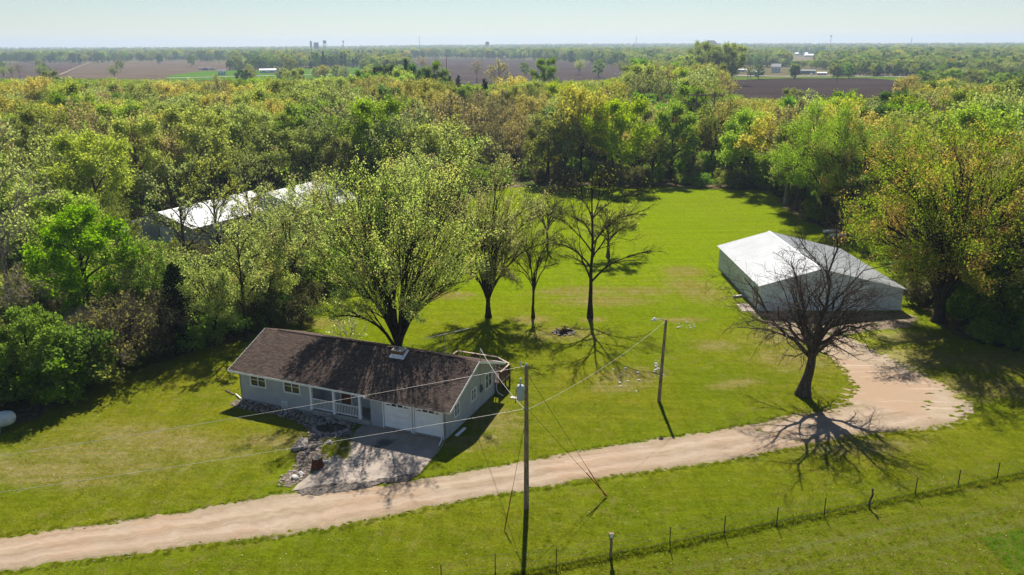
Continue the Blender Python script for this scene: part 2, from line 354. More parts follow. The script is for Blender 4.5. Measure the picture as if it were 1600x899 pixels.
def grow(seed,  h, cr, bf, n1=9, n2=7, n3=6, n4=0, leaves=8000, ls=0.22, tr=0.3, vase=0.0, wob=0.07, spread=0.8, up=0.15, sides=6, zlow=-0.45, off=0.3, lean=(0, 0), conic=0.0, rmin=0.012, lastfac=0.42, stems=1, droop=0.0, rfac=0.62, pull=None, boxy=2.0):
    rg = np.random.default_rng(seed); V = []; Q = []; base = 0
    cz = h * (bf + (1 - bf) * 0.5); rz = h * (1 - bf) * 0.5
    def emit(p, r, s):
        nonlocal base
        v, q = tubes_np(p, r, s, base); V.append(v); Q.append(q); base += len(v)
    top = np.array([lean[0], lean[1], h * (0.93 if vase < 0.5 else bf + 0.25 * (1 - bf))])
    tp = polylines(np.zeros((1, 3)), (top * [0.3, 0.3, 0.5])[None], top[None], 9, wob * 0.35, rg)
    tt = np.linspace(0, 1, 10); trad = tr * (1 - 0.86 * tt) * (1 + 0.75 * np.exp(-tt * 16)) if vase < 0.5 else tr * (1 - 0.5 * tt) * (1 + 0.8 * np.exp(-tt * 9))
    tp[0, 0] = (0, 0, -0.25); emit(tp, trad[None], 10)
    k = np.arange(n1) + 0.5; ph = k * 2.399963 + rg.uniform(0, 6); cz1 = 1 - (1 - zlow) * k / n1
    sr = np.maximum(0, 1 - np.abs(cz1) ** np.where(cz1 > 0, boxy, 2.0)) ** (1 / np.where(cz1 > 0, boxy, 2.0)); rr = rg.uniform(0.72 if pull is None else 0.55, 1.0, n1)
    prof = 1.0 if conic == 0 else (1 - conic * (cz1 + 1) / 2)
    E = np.stack([np.cos(ph) * sr * cr * rr * prof, np.sin(ph) * sr * cr * rr * prof, cz + cz1 * rz * rr * 0.95], 1) + np.array([lean[0] * .7, lean[1] * .7, 0])
    if vase >= 0.5: zs = h * bf * rg.uniform(0.72, 1.2, n1)
    else: zs = np.clip(E[:, 2] - (0.30 + 0.25 * rg.random(n1)) * cr * (1 - droop) - vase * 2, h * bf * 0.75, h * 0.9)
    s = zs / top[2] * 9; s = np.clip(s, 0, 8.99); j = s.astype(int); fr = (s - j)[:, None]
    S = tp[0][j] * (1 - fr) + tp[0][j + 1] * fr; rs = trad[j] * (1 - fr[:, 0]) + trad[j + 1] * fr[:, 0]
    C = S * 0.5 + E * 0.5; C[:, 2] += (0.12 + 0.25 * vase) * cr if pull is None else 0.1 * cr; hv = 0.25 * vase if pull is None else pull; C[:, :2] -= (E[:, :2] - S[:, :2]) * hv
    p1 = polylines(S, C, E, 7, wob, rg); r1 = np.clip(rs * (0.66 if pull is None else 0.64), 0.03, None)[:, None] * (1 - np.linspace(0, 1, 8)[None] * 0.82); emit(p1, r1, sides)
    p2, r2 = children(p1, r1, n2, 0.22, 0.5, spread, up, 0.25, rg, 4, wob, rmin * 1.5, cz * 0.8, rfac); emit(p2, r2, 5)
    p3, r3 = children(p2, r2, n3, 0.2, 0.5, spread, up, 0.25, rg, 3, wob, rmin, cz * 0.8, rfac); emit(p3, r3, 3)
    last, lr = p3, r3
    if n4:
        p4, r4 = children(p3, r3, n4, 0.15, 0.55, spread, up, 0.1, rg, 2, wob, rmin * 0.8, cz * 0.8, rfac); emit(p4, r4, 3); last = p4
    hd = np.linalg.norm(last[:, -1, :2] - np.array(lean)[None] * 0.8, axis=1); fx = cr / np.percentile(hd, 93); fz = h / np.percentile(last[:, -1, 2], 99.5)
    fs = np.array([fx, fx, fz]); wood = (np.concatenate(V) * fs, np.concatenate(Q)); last = last * fs
    leaf = None
    if leaves:
        N, K, _ = last.shape; w = rg.random(N) ** 0.7 + 0.15; i = rg.choice(N, leaves, p=w / w.sum()); s = rg.uniform(0.25, 0.999, leaves) * (K - 1); j = s.astype(int); fr = (s - j)[:, None]
        c = last[i, j] * (1 - fr) + last[i, j + 1] * fr + rg.normal(size=(leaves, 3)) * off
        c[:, 2] = np.maximum(c[:, 2], 0.15)
        tb = rg.random(N)[i]; leaf = leaf_quads(c, ls, rg, tb)
    return wood, leaf
def leaf_quads(c, ls, rg, tb):
    n = len(c); a = rg.normal(size=(n, 3)); a /= np.linalg.norm(a, axis=1, keepdims=True); b = rg.normal(size=(n, 3)); b -= (a * b).sum(1, keepdims=True) * a; b /= np.linalg.norm(b, axis=1, keepdims=True)
    s = (ls * rg.uniform(0.55, 1.3, n))[:, None]; a = a * s * 0.62; b = b * s * 0.42; nn = np.cross(a, b) / (s + 1e-9) * 0.5
    V = np.stack([c - a, c - b + nn, c + a, c + b + nn], 1).reshape(-1, 3); Q = np.arange(4 * n).reshape(-1, 4)
    tint = np.repeat(np.clip(0.55 * tb + 0.45 * rg.random(n), 0, 1), 4); return V, Q, tint
def tree_meshes(name, **k):
    wood, leaf = grow(**k); w = np_mesh(name + '_wood', wood[0], wood[1], smooth=True)
    l = None
    if leaf is not None: l = np_mesh(name + '_crown', leaf[0], leaf[1], attr={'tint': leaf[2]})
    return w, l
def conifer_meshes(seed, h, cr, n=5200, bf=0.06, ls=0.28):
    rg = np.random.default_rng(seed); k = 150; z = h * (bf + (1 - bf) * np.sort(rg.random(k)) ** 0.9); ph = rg.uniform(0, 2 * PI, k); R = cr * (1 - (z / h - bf) / (1 - bf)) ** 0.85 * rg.uniform(0.75, 1.12, k) + 0.1
    S = np.stack([0 * z, 0 * z, z], 1); E = np.stack([np.cos(ph) * R, np.sin(ph) * R, z - 0.12 * R + rg.normal(size=k) * 0.1], 1)
    p = polylines(S, (S + E) / 2 + [0, 0, 0.12], E, 3, 0.05, rg); r = np.full((k, 4), 0.025)
    tp = np.array([[[0, 0, -0.2], [0, 0, h * .3], [0, 0, h * .7], [0, 0, h]]], float)
    v1, q1 = tubes_np(tp, np.array([[.24, .16, .08, .02]]) * h / 9, 8, 0); v2, q2 = tubes_np(p, r, 3, len(v1))
    i = rg.choice(k, n, p=R / R.sum()); s = rg.uniform(0.15, 0.999, n) ** 0.6 * 3; j = s.astype(int); fr = (s - j)[:, None]
    c = p[i, j] * (1 - fr) + p[i, np.minimum(j + 1, 3)] * fr + rg.normal(size=(n, 3)) * np.array([.2, .2, .14])
    lv = leaf_quads(c, ls, rg, rg.random(k)[i])
    return np_mesh('conifer_wood', np.concatenate([v1, v2]), np.concatenate([q1, q2]), smooth=True), np_mesh('conifer_crown', lv[0], lv[1], attr={'tint': lv[2]})
def set_mat(o, mat):
    if len(o.data.materials) == 0: o.data.materials.append(None)
    o.material_slots[0].link = 'OBJECT'; o.material_slots[0].material = mat
def put_tree(name, meshes, loc, label, cat='tree', group=None, leaf=None, bark=None, s=(1, 1, 1), rz=0.0):
    e = empty(name, loc, rz, label, cat, group); e.scale = s
    t = bpy.data.objects.new('trunk', meshes[0]); COL.objects.link(t); t.parent = e; set_mat(t, bark or M['bark'])
    if meshes[1] is not None:
        c = bpy.data.objects.new('crown', meshes[1]); COL.objects.link(c); c.parent = e; set_mat(c, leaf)
    return e
# ------------------------------------------------------------------ ground and everything that lies flat
def P2(pts, z=0.0): return [G(u, v) for u, v in pts]
def inside(poly, x, y):
    """numpy even-odd test"""
    x = np.asarray(x, float); y = np.asarray(y, float); r = np.zeros(x.shape, bool); n = len(poly)
    for i in range(n):
        a, b = poly[i], poly[(i + 1) % n]
        if a.y == b.y: continue
        c = ((a.y > y) != (b.y > y)) & (x < (b.x - a.x) * (y - a.y) / (b.y - a.y) + a.x); r ^= c
    return r
CLEAR = P2([(-500, 899), (-500, 700), (0, 668), (60, 655), (150, 602), (215, 580), (300, 550), (385, 530), (430, 512), (470, 492), (520, 462), (590, 430), (650, 390), (710, 335), (755, 300), (800, 293), (900, 291), (1010, 292), (1205, 298), (1222, 325), (1255, 345), (1330, 372), (1400, 420), (1440, 480), (1500, 530), (1620, 556), (1800, 590), (2100, 640), (2100, 899)])
CLEAR += [Vector((60, -150, 0)), Vector((-60, -150, 0))]
LANE = P2([(690, 246), (724, 241), (760, 237), (800, 229), (835, 221), (870, 212), (930, 206)])
FIELDS = {
 'ploughed_field_brown': ([(-300, 98), (0, 99), (60, 98.5), (141, 99.5), (93, 121), (0, 122), (-300, 124)], (0.10, 0.072, 0.060)),
 'ploughed_field_tan': ([(141, 99), (296, 95), (361, 99), (370, 103), (355, 116), (250, 124), (93, 121)], (0.15, 0.112, 0.08)),
 'green_crop_field': ([(262, 119), (309, 112), (400, 109), (550, 105), (572, 104), (566, 122), (344, 125), (262, 126)], (0.085, 0.19, 0.010)),
 'ploughed_field_grey': ([(640, 92), (720, 92), (815, 94), (920, 99), (982, 105), (1000, 125), (731, 134), (675, 128), (640, 110)], (0.085, 0.066, 0.060)),
 'ploughed_field_dark': ([(1126, 127), (1215, 124), (1355, 123), (1452, 131), (1430, 150), (1348, 160), (1197, 160), (1135, 150)], (0.055, 0.038, 0.034)),
 'green_verge_field': ([(1120, 120), (1215, 121.5), (1355, 120), (1500, 121), (1700, 126), (1700, 143), (1560, 140), (1442, 130.5), (1355, 122.5), (1215, 123.5), (1126, 126.5)], (0.105, 0.17, 0.012)),
 'pale_stubble_field': ([(1216, 90), (1290, 88.5), (1330, 91), (1320, 97), (1240, 99)], (0.20, 0.165, 0.10)),
 'stubble_strip': ([(430, 96), (560, 95.5), (640, 96), (640, 101), (560, 101), (470, 101)], (0.17, 0.14, 0.095)),
 'pasture': ([(980, 130), (1050, 126), (1080, 132), (1060, 146), (1000, 148)], (0.10, 0.19, 0.012)),
}
fpoly = {k: P2(v[0]) for k, v in FIELDS.items()}
# the sheet of land: fine near, coarse far
xs = np.concatenate([-np.geomspace(90, 9500, 46)[::-1], np.arange(-89, 89.1, 1.0), np.geomspace(90, 9500, 46)])
ys = np.concatenate([-np.geomspace(20, 250, 12)[::-1], np.arange(-10, 25, 5), np.arange(25, 175, 1.0), np.geomspace(176, 9600, 90)])
X, Yg = np.meshgrid(xs, ys); Z = npterr(X, Yg)
n, m = len(xs), len(ys); I = np.arange(n * m).reshape(m, n)
Qd = np.stack([I[:-1, :-1], I[:-1, 1:], I[1:, 1:], I[1:, :-1]], -1).reshape(-1, 4)
wood = (~inside(CLEAR, X, Yg)).astype(float)
wood[(Yg > 1200)] *= 0.6
gm = np_mesh('ground', np.stack([X, Yg, Z], -1).reshape(-1, 3), Qd, smooth=True, attr={'woodland': wood.ravel()})
tag(link('ground', gm, M['ground']), kind='structure')

def ragged(pts, step=0.35, amp=0.12, seed=1, closed=True):
    rg = random.Random(seed); out = []; N = len(pts)
    for i in range(N if closed else N - 1):
        a, b = Vector(pts[i]), Vector(pts[(i + 1) % N]); L = (b - a).length; k = max(1, int(L / step)); d = (b - a).normalized(); nrm = Vector((-d.y, d.x, 0))
        for j in range(k):
            out.append(a.lerp(b, j / k) + nrm * rg.gauss(0, amp) * (1 if j else 0.3))
    if not closed: out.append(Vector(pts[-1]))
    return out
def smooth_poly(pts, it=2, closed=True):
    for _ in range(it):
        out = []; N = len(pts)
        for i in range(N if closed else N - 1):
            a, b = Vector(pts[i]), Vector(pts[(i + 1) % N]); out += [a.lerp(b, .25), a.lerp(b, .75)]
        if not closed: out = [Vector(pts[0])] + out + [Vector(pts[-1])]
        pts = out
    return pts
def sheet(name, pts, z, mat, kind='structure', flat=True, **k):
    P = [Vector((p[0], p[1], (z if flat else z + terr(p[0], p[1])))) for p in pts]
    tr = tessellate_polygon([P]); me = bpy.data.meshes.new(name); me.from_pydata(P, [], [tuple(x) for x in tr])
    bm = bmesh.new(); bm.from_mesh(me); bmesh.ops.recalc_face_normals(bm, faces=bm.faces)
    for f in bm.faces:
        if f.normal.z < 0: f.normal_flip()
    bm.to_mesh(me); bm.free()
    return tag(link(name, me, mat), kind=kind, **k)
# gravel lane past the house
def gravel_mat(name, ruts):
    t = NT(name); n1 = t.noise(0.5, 5, 0.7); n2 = t.noise(7, 5, 0.85); n3 = t.noise(28, 3, 0.8)
    c = t.mix(t.ramp(n1, 0.35, 0.65), (0.305, 0.235, 0.160), (0.365, 0.295, 0.220))
    c = t.mix(t.ramp(t.noise(0.12, 3), 0.42, 0.58), c, (0.35, 0.25, 0.170))
    c = t.mix(t.ramp(n2, 0.5, 0.75, 0.0, 0.5), c, (0.27, 0.19, 0.14)); c = t.mix(t.ramp(n3, 0.58, 0.72, 0.0, 0.7), c, (0.60, 0.52, 0.44)); c = t.mix(t.ramp(n3, 0.2, 0.38, 0.5, 0.0), c, (0.2, 0.14, 0.10))
    if ruts:
        a = t.attr('across'); w = t.math('ADD', a, t.math('MULTIPLY', t.math('SUBTRACT', t.noise(0.25, 4), 0.5), 0.16))
        st = t.n.new('ShaderNodeCombineXYZ'); t.put(st.inputs[0], t.math('MULTIPLY', w, 9.0)); t.put(st.inputs[1], t.math('MULTIPLY', t.attr('along'), 0.12))
        s = t.noise(1.6, 4, 0.7, st.outputs[0]); c = t.mix(t.ramp(s, 0.38, 0.60, 0.5, 0.0), c, (0.24, 0.17, 0.115)); c = t.mix(t.ramp(s, 0.6, 0.75, 0.0, 0.3), c, (0.50, 0.41, 0.34))
        for ctr in (0.30, 0.68):
            r = t.ramp(t.math('ABSOLUTE', t.math('SUBTRACT', w, ctr)), 0.03, 0.13, 0.35, 0.0); c = t.mix(r, c, (0.46, 0.365, 0.29))
        edge = t.ramp(t.math('ABSOLUTE', t.math('SUBTRACT', a, 0.5)), 0.36, 0.5, 0.0, 1.0)
        c = t.mix(t.math('MULTIPLY', edge, t.ramp(n2, 0.4, 0.6)), c, (0.20, 0.18, 0.09))
    else:
        arc = t.noise(0.5, 3, 0.6, t.scaled(0.35, 2.6, 1, 0.75)); c = t.mix(t.ramp(arc, 0.55, 0.7, 0.0, 0.6), c, (0.48, 0.385, 0.31)); c = t.mix(t.ramp(arc, 0.25, 0.42, 0.5, 0.0), c, (0.26, 0.175, 0.12))
    if not ruts:
        e = t.math('ADD', t.ramp(dot2(t, 1, 0.25, 0), 48.5, 55, 0.0, 0.75), t.math('MULTIPLY', t.math('SUBTRACT', t.noise(0.7, 5, 0.75), 0.5), 1.3)); c = t.mix(t.ramp(e, 0.42, 0.55), c, grass_colour(t))
    t.bump(t.math('ADD', t.math('MULTIPLY', n3, 0.35), n2), 0.6, 0.06); return t.base(c, 0.95)
up_px = [(-260, 868), (-120, 853), (0, 840), (140, 821), (281, 802), (375, 784), (453, 768), (560, 765), (650, 750), (700, 742), (750, 732), (812, 724), (925, 702), (1025, 685), (1084, 679), (1180, 663), (1225, 650), (1290, 640), (1350, 632)]
lo_px = [(-260, 932), (-120, 911), (0, 894), (234, 863), (344, 848), (500, 830), (700, 787), (825, 765), (975, 741), (1100, 726), (1153, 717), (1222, 703), (1359, 679), (1428, 674), (1470, 668), (1497, 660)]
def resample(pts, k):
    pts = smooth_poly(pts, 2, False); d = [0]
    for a, b in zip(pts, pts[1:]): d.append(d[-1] + (b - a).length)
    return [Vector((np.interp(s, d, [p.x for p in pts]), np.interp(s, d, [p.y for p in pts]), 0)) for s in np.linspace(0, d[-1], k)]
NR, NA = 420, 17
U, Lw = resample(P2(up_px), NR), resample(P2(lo_px), NR)
rg = np.random.default_rng(3); eu = np.convolve(rg.normal(size=NR + 8), [.1, .2, .4, .2, .1, .1, .1, .1, .1], 'valid') * 0.30; el = np.convolve(rg.normal(size=NR + 8), [.1, .2, .4, .2, .1, .1, .1, .1, .1], 'valid') * 0.30
Vr = []; ac = []; al = []
for i in range(NR):
    d = (U[i] - Lw[i]).normalized(); a = U[i] + d * eu[i]; b = Lw[i] + d * el[i]
    for j in range(NA):
        f = j / (NA - 1); p = a.lerp(b, f); z = 0.016 + 0.05 * math.sin(PI * f) - 0.045 * (math.exp(-((f - .3) / .07) ** 2) + math.exp(-((f - .68) / .07) ** 2)) + rg.normal() * 0.006
        if j in (0, NA - 1): z = 0.004
        Vr.append((p.x, p.y, max(z, 0.006))); ac.append(f); al.append(i * 0.25)
I = np.arange(NR * NA).reshape(NR, NA); Qr = np.stack([I[:-1, :-1], I[1:, :-1], I[1:, 1:], I[:-1, 1:]], -1).reshape(-1, 4)
M['gravel'] = gravel_mat('gravel_lane', True); M['gravel2'] = gravel_mat('gravel_yard', False)
tag(link('gravel_road', np_mesh('gravel_road', Vr, Qr, smooth=True, attr={'across': ac, 'along': al}), M['gravel']), kind='structure')
yard = P2([(1180, 672), (1225, 655), (1280, 646), (1318, 634), (1333, 610), (1322, 580), (1290, 552), (1255, 535), (1215, 520), (1195, 505), (1200, 490), (1432, 490), (1426, 512), (1412, 535), (1418, 558), (1440, 580), (1482, 602), (1515, 630), (1528, 650), (1490, 662), (1420, 672), (1340, 680), (1240, 690)])
sheet('gravel_yard', ragged(smooth_poly(yard, 1), 0.3, 0.34, 5), 0.009, M['gravel2'])
# leaf litter fringe by the shed and round the yard
t = NT('leaf_litter'); c = t.mix(t.ramp(t.noise(2.5, 6, 0.85), 0.35, 0.65), (0.16, 0.12, 0.085), (0.36, 0.28, 0.21)); t.bump(t.noise(9, 5, .8), .8, .08)
c = t.mix(t.ramp(t.noise(0.7, 4), 0.5, 0.65), c, (0.075, 0.11, 0.018)); M['litter'] = t.base(c, 0.95)
sheet('leaf_litter', ragged(smooth_poly(P2([(1165, 478), (1188, 489), (1405, 487), (1440, 498), (1425, 512), (1380, 516), (1330, 522), (1270, 535), (1225, 522), (1190, 505)]), 1), 0.3, 0.14, 6), 0.014, M['litter'])
# concrete drive, joint and crumbling asphalt edge
t = NT('worn_concrete'); c = t.mix(t.ramp(t.noise(0.6, 5, .7), 0.35, 0.65), (0.26, 0.215, 0.178), (0.36, 0.30, 0.25)); c = t.mix(t.ramp(t.noise(9, 5, .8), .5, .75, 0, .5), c, (0.25, 0.20, 0.165))
stn = t.math('MAXIMUM', blob(t, G(600, 693), .9, .7, .3), blob(t, G(587, 699), .45, .3, 0)); c = t.mix(t.math('MULTIPLY', stn, .8), c, (0.06, 0.05, 0.045))
cr = t.noise(0.9, 3, 0.5, None, 2.2); c = t.mix(t.ramp(t.math('ABSOLUTE', t.math('SUBTRACT', cr, 0.5)), 0.0, 0.006, 0.7, 0.0), c, (0.14, 0.11, 0.09))
c = t.mix(t.ramp(t.noise(.35, 4), .5, .62, 0, .35), c, (0.36, 0.31, 0.27)); t.bump(t.noise(14, 4), .25, .02); M['concrete'] = t.base(c, 0.85)
t = NT('broken_asphalt'); c = t.mix(t.ramp(t.noise(5, 6, .85), .4, .62), (0.06, 0.053, 0.05), (0.22, 0.19, 0.165)); t.bump(t.noise(8, 5, .8), 1, .08); M['asphalt'] = t.base(c, 0.95)
# house frame first: the drive starts at its garage
HA = Vector((-22.47, 60.6, 0)); HTH = -0.398
HM = Matrix.Translation(HA) @ Matrix.Rotation(HTH, 4, 'Z')
def HL(a, b, z=0.0): return HM @ Vector((a, b, z))
drive = [HL(12.5, 0.0), HL(18.95, 0.0), G(690, 700), G(656, 741)] + P2([(640, 746), (600, 752), (560, 757), (520, 762), (470, 766), (456, 768)]) + P2([(466, 757), (490, 738), (512, 719), (532, 704), (549, 689), (553, 676)]) + [HL(11.9, -0.3)]
def solid(name, pts, z0, z1, mat, parent=None, **k):
    b = MB(); b.slab([Vector((p[0], p[1], z0)) for p in pts], (0, 0, z1 - z0)); me = b.mesh(name)
    bm = bmesh.new(); bm.from_mesh(me); bmesh.ops.triangulate(bm, faces=[f for f in bm.faces if len(f.verts) > 4]); bm.to_mesh(me); bm.free()
    return tag(link(name, me, mat, parent), **k)
solid('driveway', drive, -0.1, 0.055, M['concrete'], kind='structure')
jt = MB(); jt.bar(HL(16.0, -0.4, 0.058), HL(16.0 - 1.9, -9.6, 0.058), 0.07, 0.006); tag(jt.build('driveway_joint', simple('joint', (0.36, 0.325, 0.28), .8)), kind='structure')
sheet('asphalt_edge', ragged(P2([(462, 770), (500, 758), (530, 757), (580, 752), (640, 742), (656, 741), (640, 752), (590, 758), (560, 766), (520, 772), (490, 775)]), 0.22, 0.09, 9), 0.062, M['asphalt'])
# fields and far roads
def field_mat(name, col, rows):
    t = NT(name); n = t.noise(0.02, 4, .6); s = t.noise(0.05, 5, .75, t.scaled(0.25, 3.0, 1, rows)); c = t.mix(t.ramp(n, .35, .65), tuple(x * .8 for x in col), tuple(x * 1.15 for x in col))
    c = t.mix(t.ramp(s, .4, .62, .8, 0), c, tuple(x * .5 for x in col)); return t.base(c, 0.95)
for i, (k, (px, col)) in enumerate(FIELDS.items()):
    sheet(k, ragged(fpoly[k], 12, 1.5, i), 0.12 + 0.03 * i, field_mat(k, col, [0.1, 0.4, 0, -0.35, 0.15, 0, 0, 0, 0][i]), flat=False)
M['road_pale'] = simple('pale_road', (0.50, 0.46, 0.42), .9)
def road_strip(name, px, w, z, mat):
    p = smooth_poly(P2(px), 2, False); a = []; b = []
    for i, q in enumerate(p):
        d = (p[min(i + 1, len(p) - 1)] - p[max(i - 1, 0)]).normalized(); nrm = Vector((-d.y, d.x, 0)) * w / 2; a.append(q + nrm); b.append(q - nrm)
    V = [Vector((q.x, q.y, z + terr(q.x, q.y))) for q in a + b]; k = len(a); return tag(link(name, np_mesh(name, V, [(i, i + 1, k + i + 1, k + i) for i in range(k - 1)]), mat), kind='structure')
road_strip('country_road', [(1126, 118), (1215, 120.5), (1300, 119.5), (1400, 120.5), (1480, 123), (1560, 126), (1700, 132)], 9, 0.5, M['road_pale'])
road_strip('county_road', [(262, 123), (344, 121), (420, 119), (500, 117.5), (560, 118)], 9, 0.5, M['road_pale'])
road_strip('farm_road', [(560, 103), (590, 104.5), (625, 103)], 14, 0.5, M['road_pale'])
road_strip('woodland_road', [(660, 252), (700, 245), (760, 237), (800, 229), (846, 219), (890, 211), (960, 204)], 4.0, 0.05, M['road_pale'])
road_strip('field_track', [(93, 118), (115, 108), (141, 98)], 4, 0.5, simple('field_track', (.24, .19, .14), .95))
for nm, px, sd in (('bare_dirt', [(-60, 470), (20, 440), (62, 436), (75, 455), (40, 480), (-40, 500)], 1), ('bare_dirt', [(335, 400), (380, 388), (392, 402), (350, 412)], 2), ('bare_dirt', [(70, 350), (110, 368), (105, 395), (70, 400), (-20, 380)], 4), ('bare_dirt', [(10, 505), (60, 500), (64, 522), (20, 530)], 3)):
    sheet(nm, ragged(P2(px), .5, .3, sd), 0.02, simple('dirt%d' % sd, (0.40, 0.29, 0.22), .95, .2, .8))

# ------------------------------------------------------------------ the house
def lap(name, c): return simple(name, c, .6, .06, 1.5)
M['siding'] = simple('grey_siding', (0.40, 0.42, 0.45), .7, .06, 1.2, bump=.1)
M['white'] = simple('white_paint', (0.84, 0.85, 0.86), .45, .04, 2)
M['dark'] = simple('dark_recess', (0.02, 0.02, 0.02), .8)
M['foundation'] = simple('foundation', (0.30, 0.29, 0.27), .9, .15, 4, bump=.3)
t = NT('window_glass'); t.bsdf.inputs['Specular IOR Level'].default_value = 0.8; M['glass'] = t.base((0.018, 0.022, 0.026), 0.06)
t = NT('shingles'); ti = t.attr('tint'); c = t.mix(ti, (0.066, 0.049, 0.041), (0.122, 0.093, 0.076)); c = t.mix(t.ramp(t.noise(0.8, 5), .4, .65, 0, .35), c, (0.105, 0.078, 0.072)); c = t.mix(t.ramp(t.noise(30, 3, .8), .6, .8, 0, .4), c, (0.26, 0.20, 0.18)); t.bump(t.noise(40, 3), .3, .01); M['shingle'] = t.base(c, 0.9)
M['ridge'] = simple('ridge_cap', (0.05, 0.038, 0.036), .9, .2, 6)
M['brick'] = simple('chimney_brick', (0.22, 0.115, 0.07), .9, .25, 9, bump=.3)
M['metal'] = simple('galvanised', (0.50, 0.51, 0.52), .4, .1, 5, metal=.6)
M['deck'] = simple('deck_wood', (0.115, 0.062, 0.042), .85, .25, 6)
M['decktop'] = simple('pale_rail_wood', (0.46, 0.36, 0.30), .85, .15, 6)
house = empty('ranch_house', HA, HTH, 'long single-storey grey house with brown shingle roof beside the gravel lane', 'house')
W, D = 18.95, 9.1; ZE, ZR = 2.74, 4.72; OH, OS = 0.42, 0.74; SL = (ZR - ZE) / (D / 2 + OH); WT = 2.76
PX0, PX1, PDp = 7.0, 12.55, 1.8            # porch recess
def wall_with_holes(name, p0, p1, z0, z1, holes, thick=0.14, top=None):
    """wall between local 2d points with rectangular openings (s0,s1,z0,z1), lap boards as real ledges"""
    p0, p1 = Vector((*p0, 0)), Vector((*p1, 0)); L = (p1 - p0).length; d = (p1 - p0) / L; nrm = Vector((d.y, -d.x, 0)); b = MB()
    cuts = sorted({0, L} | {h[0] for h in holes} | {h[1] for h in holes}); 
    for a, c in zip(cuts, cuts[1:]):
        hs = sorted([(h[2], h[3]) for h in holes if h[0] <= a + 1e-4 and h[1] >= c - 1e-4]); z = z0
        tz = z1 if top is None else None
        segs = []
        for h0, h1 in hs: segs.append((z, h0)); z = h1
        segs.append((z, z1))
        for s0, s1 in segs:
            if s1 - s0 < 0.01: continue
            q = [p0 + d * a, p0 + d * c]; f = lambda p, zz, o: Vector((p.x, p.y, zz)) - nrm * o
            last = abs(s1 - z1) < 1e-4
            za, zc = (s1, s1) if not (last and top) else (top(a), top(c)); zs = [(s0, s0), (za, zc)]
            b.add([f(q[0], s0, 0), f(q[1], s0, 0), f(q[1], zc, 0), f(q[0], za, 0), f(q[0], s0, thick), f(q[1], s0, thick), f(q[1], zc, thick), f(q[0], za, thick)],
                  [(0, 1, 2, 3), (7, 6, 5, 4), (0, 4, 5, 1), (1, 5, 6, 2), (2, 6, 7, 3), (3, 7, 4, 0)])
            # vertical siding grooves stand proud as narrow ribs
            k = int((c - a) / 0.2)
            for i in range(1, k):
                s = a + (c - a) * i / k; w = 0.011; t1 = za + (zc - za) * i / k
                b.add([f(p0 + d * (s - w), s0 + .01, -0.006), f(p0 + d * (s + w), s0 + .01, -0.006), f(p0 + d * (s + w), t1 - .01, -0.006), f(p0 + d * (s - w), t1 - .01, -0.006),
                       f(p0 + d * (s - w), s0 + .01, .002), f(p0 + d * (s + w), s0 + .01, .002), f(p0 + d * (s + w), t1 - .01, .002), f(p0 + d * (s - w), t1 - .01, .002)],
                      [(0, 1, 2, 3), (0, 4, 5, 1), (1, 5, 6, 2), (2, 6, 7, 3), (3, 7, 4, 0)])
    return b.build(name, M['siding'], house)
def window(parent, p, d, w, z0, z1, sashes=2, white=True, sill=True):
    """window set in the wall at local point p, along direction d"""
    p = Vector((*p, 0)); d = Vector((*d, 0)).normalized(); nrm = Vector((d.y, -d.x, 0)); b = MB()
    def bx(s0, s1, a0, a1, o0, o1, mb): 
        q = [p + d * s + nrm * o for s, o in ((s0, o0), (s1, o0), (s1, o1), (s0, o1))]; mb.slab([(v.x, v.y, a0) for v in q], (0, 0, a1 - a0))
    fw = 0.055
    bx(-fw, 0.03, z0 - fw, z1 + fw, -.05, .035, b); bx(w - .03, w + fw, z0 - fw, z1 + fw, -.05, .035, b)
    bx(.03, w - .03, z0 - fw, z0 + .03, -.05, .04, b); bx(.03, w - .03, z1 - .03, z1 + fw, -.05, .035, b)
    for i in range(1, sashes): bx(w * i / sashes - .03, w * i / sashes + .03, z0 + .03, z1 - .03, -.05, .03, b)
    f = b.build('window', M['white'], parent)
    for i in range(sashes):
        g = MB(); a0, a1 = w * i / sashes + .04, w * (i + 1) / sashes - .04; bx(a0, a1, z0 + .03, z1 - .03, -.09, -.07, g); g.build('pane', M['glass'], f)
        s = MB(); zm = (z0 + z1) / 2; bx(a0, a1, zm - .02, zm + .02, -.068, -.045, s); s.build('sash_bar', M['white'], f)
    return f
gtop = lambda s: ZE + 0.0 + SL * (min(s, D - s) + OH) - 0.10
wall_with_holes('wall', (0, 0), (PX0, 0), 0.2, WT - .05, [(1.15, 2.65, 1.52, 2.56), (4.5, 6.0, 1.52, 2.56)])
wall_with_holes('wall', (PX0, 0.141), (PX0, PDp), 0.45, WT, [])
wall_with_holes('wall', (PX0, PDp), (PX1, PDp), 0.45, WT, [(1.65, 2.6, 0.46, 2.38), (3.0, 4.7, 1.3, 2.3)])
wall_with_holes('wall', (PX1, PDp), (PX1, 0.141), 0.45, WT, [])
G1, G2, GW, GH = 13.72, 16.38, 2.36, 2.36
wall_with_holes('wall', (PX1, 0), (W, 0), 0.06, WT - .05, [(G1 - PX1, G1 + GW - PX1, .06, GH), (G2 - PX1, G2 + GW - PX1, .06, GH)])
wall_with_holes('wall', (W, 0), (W, D), 0.06, WT, [(1.62, 2.42, 1.15, 2.12), (4.58, 5.40, 1.15, 2.12), (7.2, 8.45, 1.1, 2.35)], top=gtop)
wall_with_holes('wall', (W, D), (0, D), 0.2, WT - .05, [])
wall_with_holes('wall', (0, D), (0, 0), 0.2, WT, [], top=gtop)
MB().box(0.02, W - .02, 0.02, D - .02, -.2, .2).build('foundation', M['foundation'], house)
MB().box(PX0 + .15, PX1 - .02, -.12, PDp - .01, -.1, .44).build('porch_floor', simple('porch_concrete', (0.33, 0.31, 0.29), .9), house)
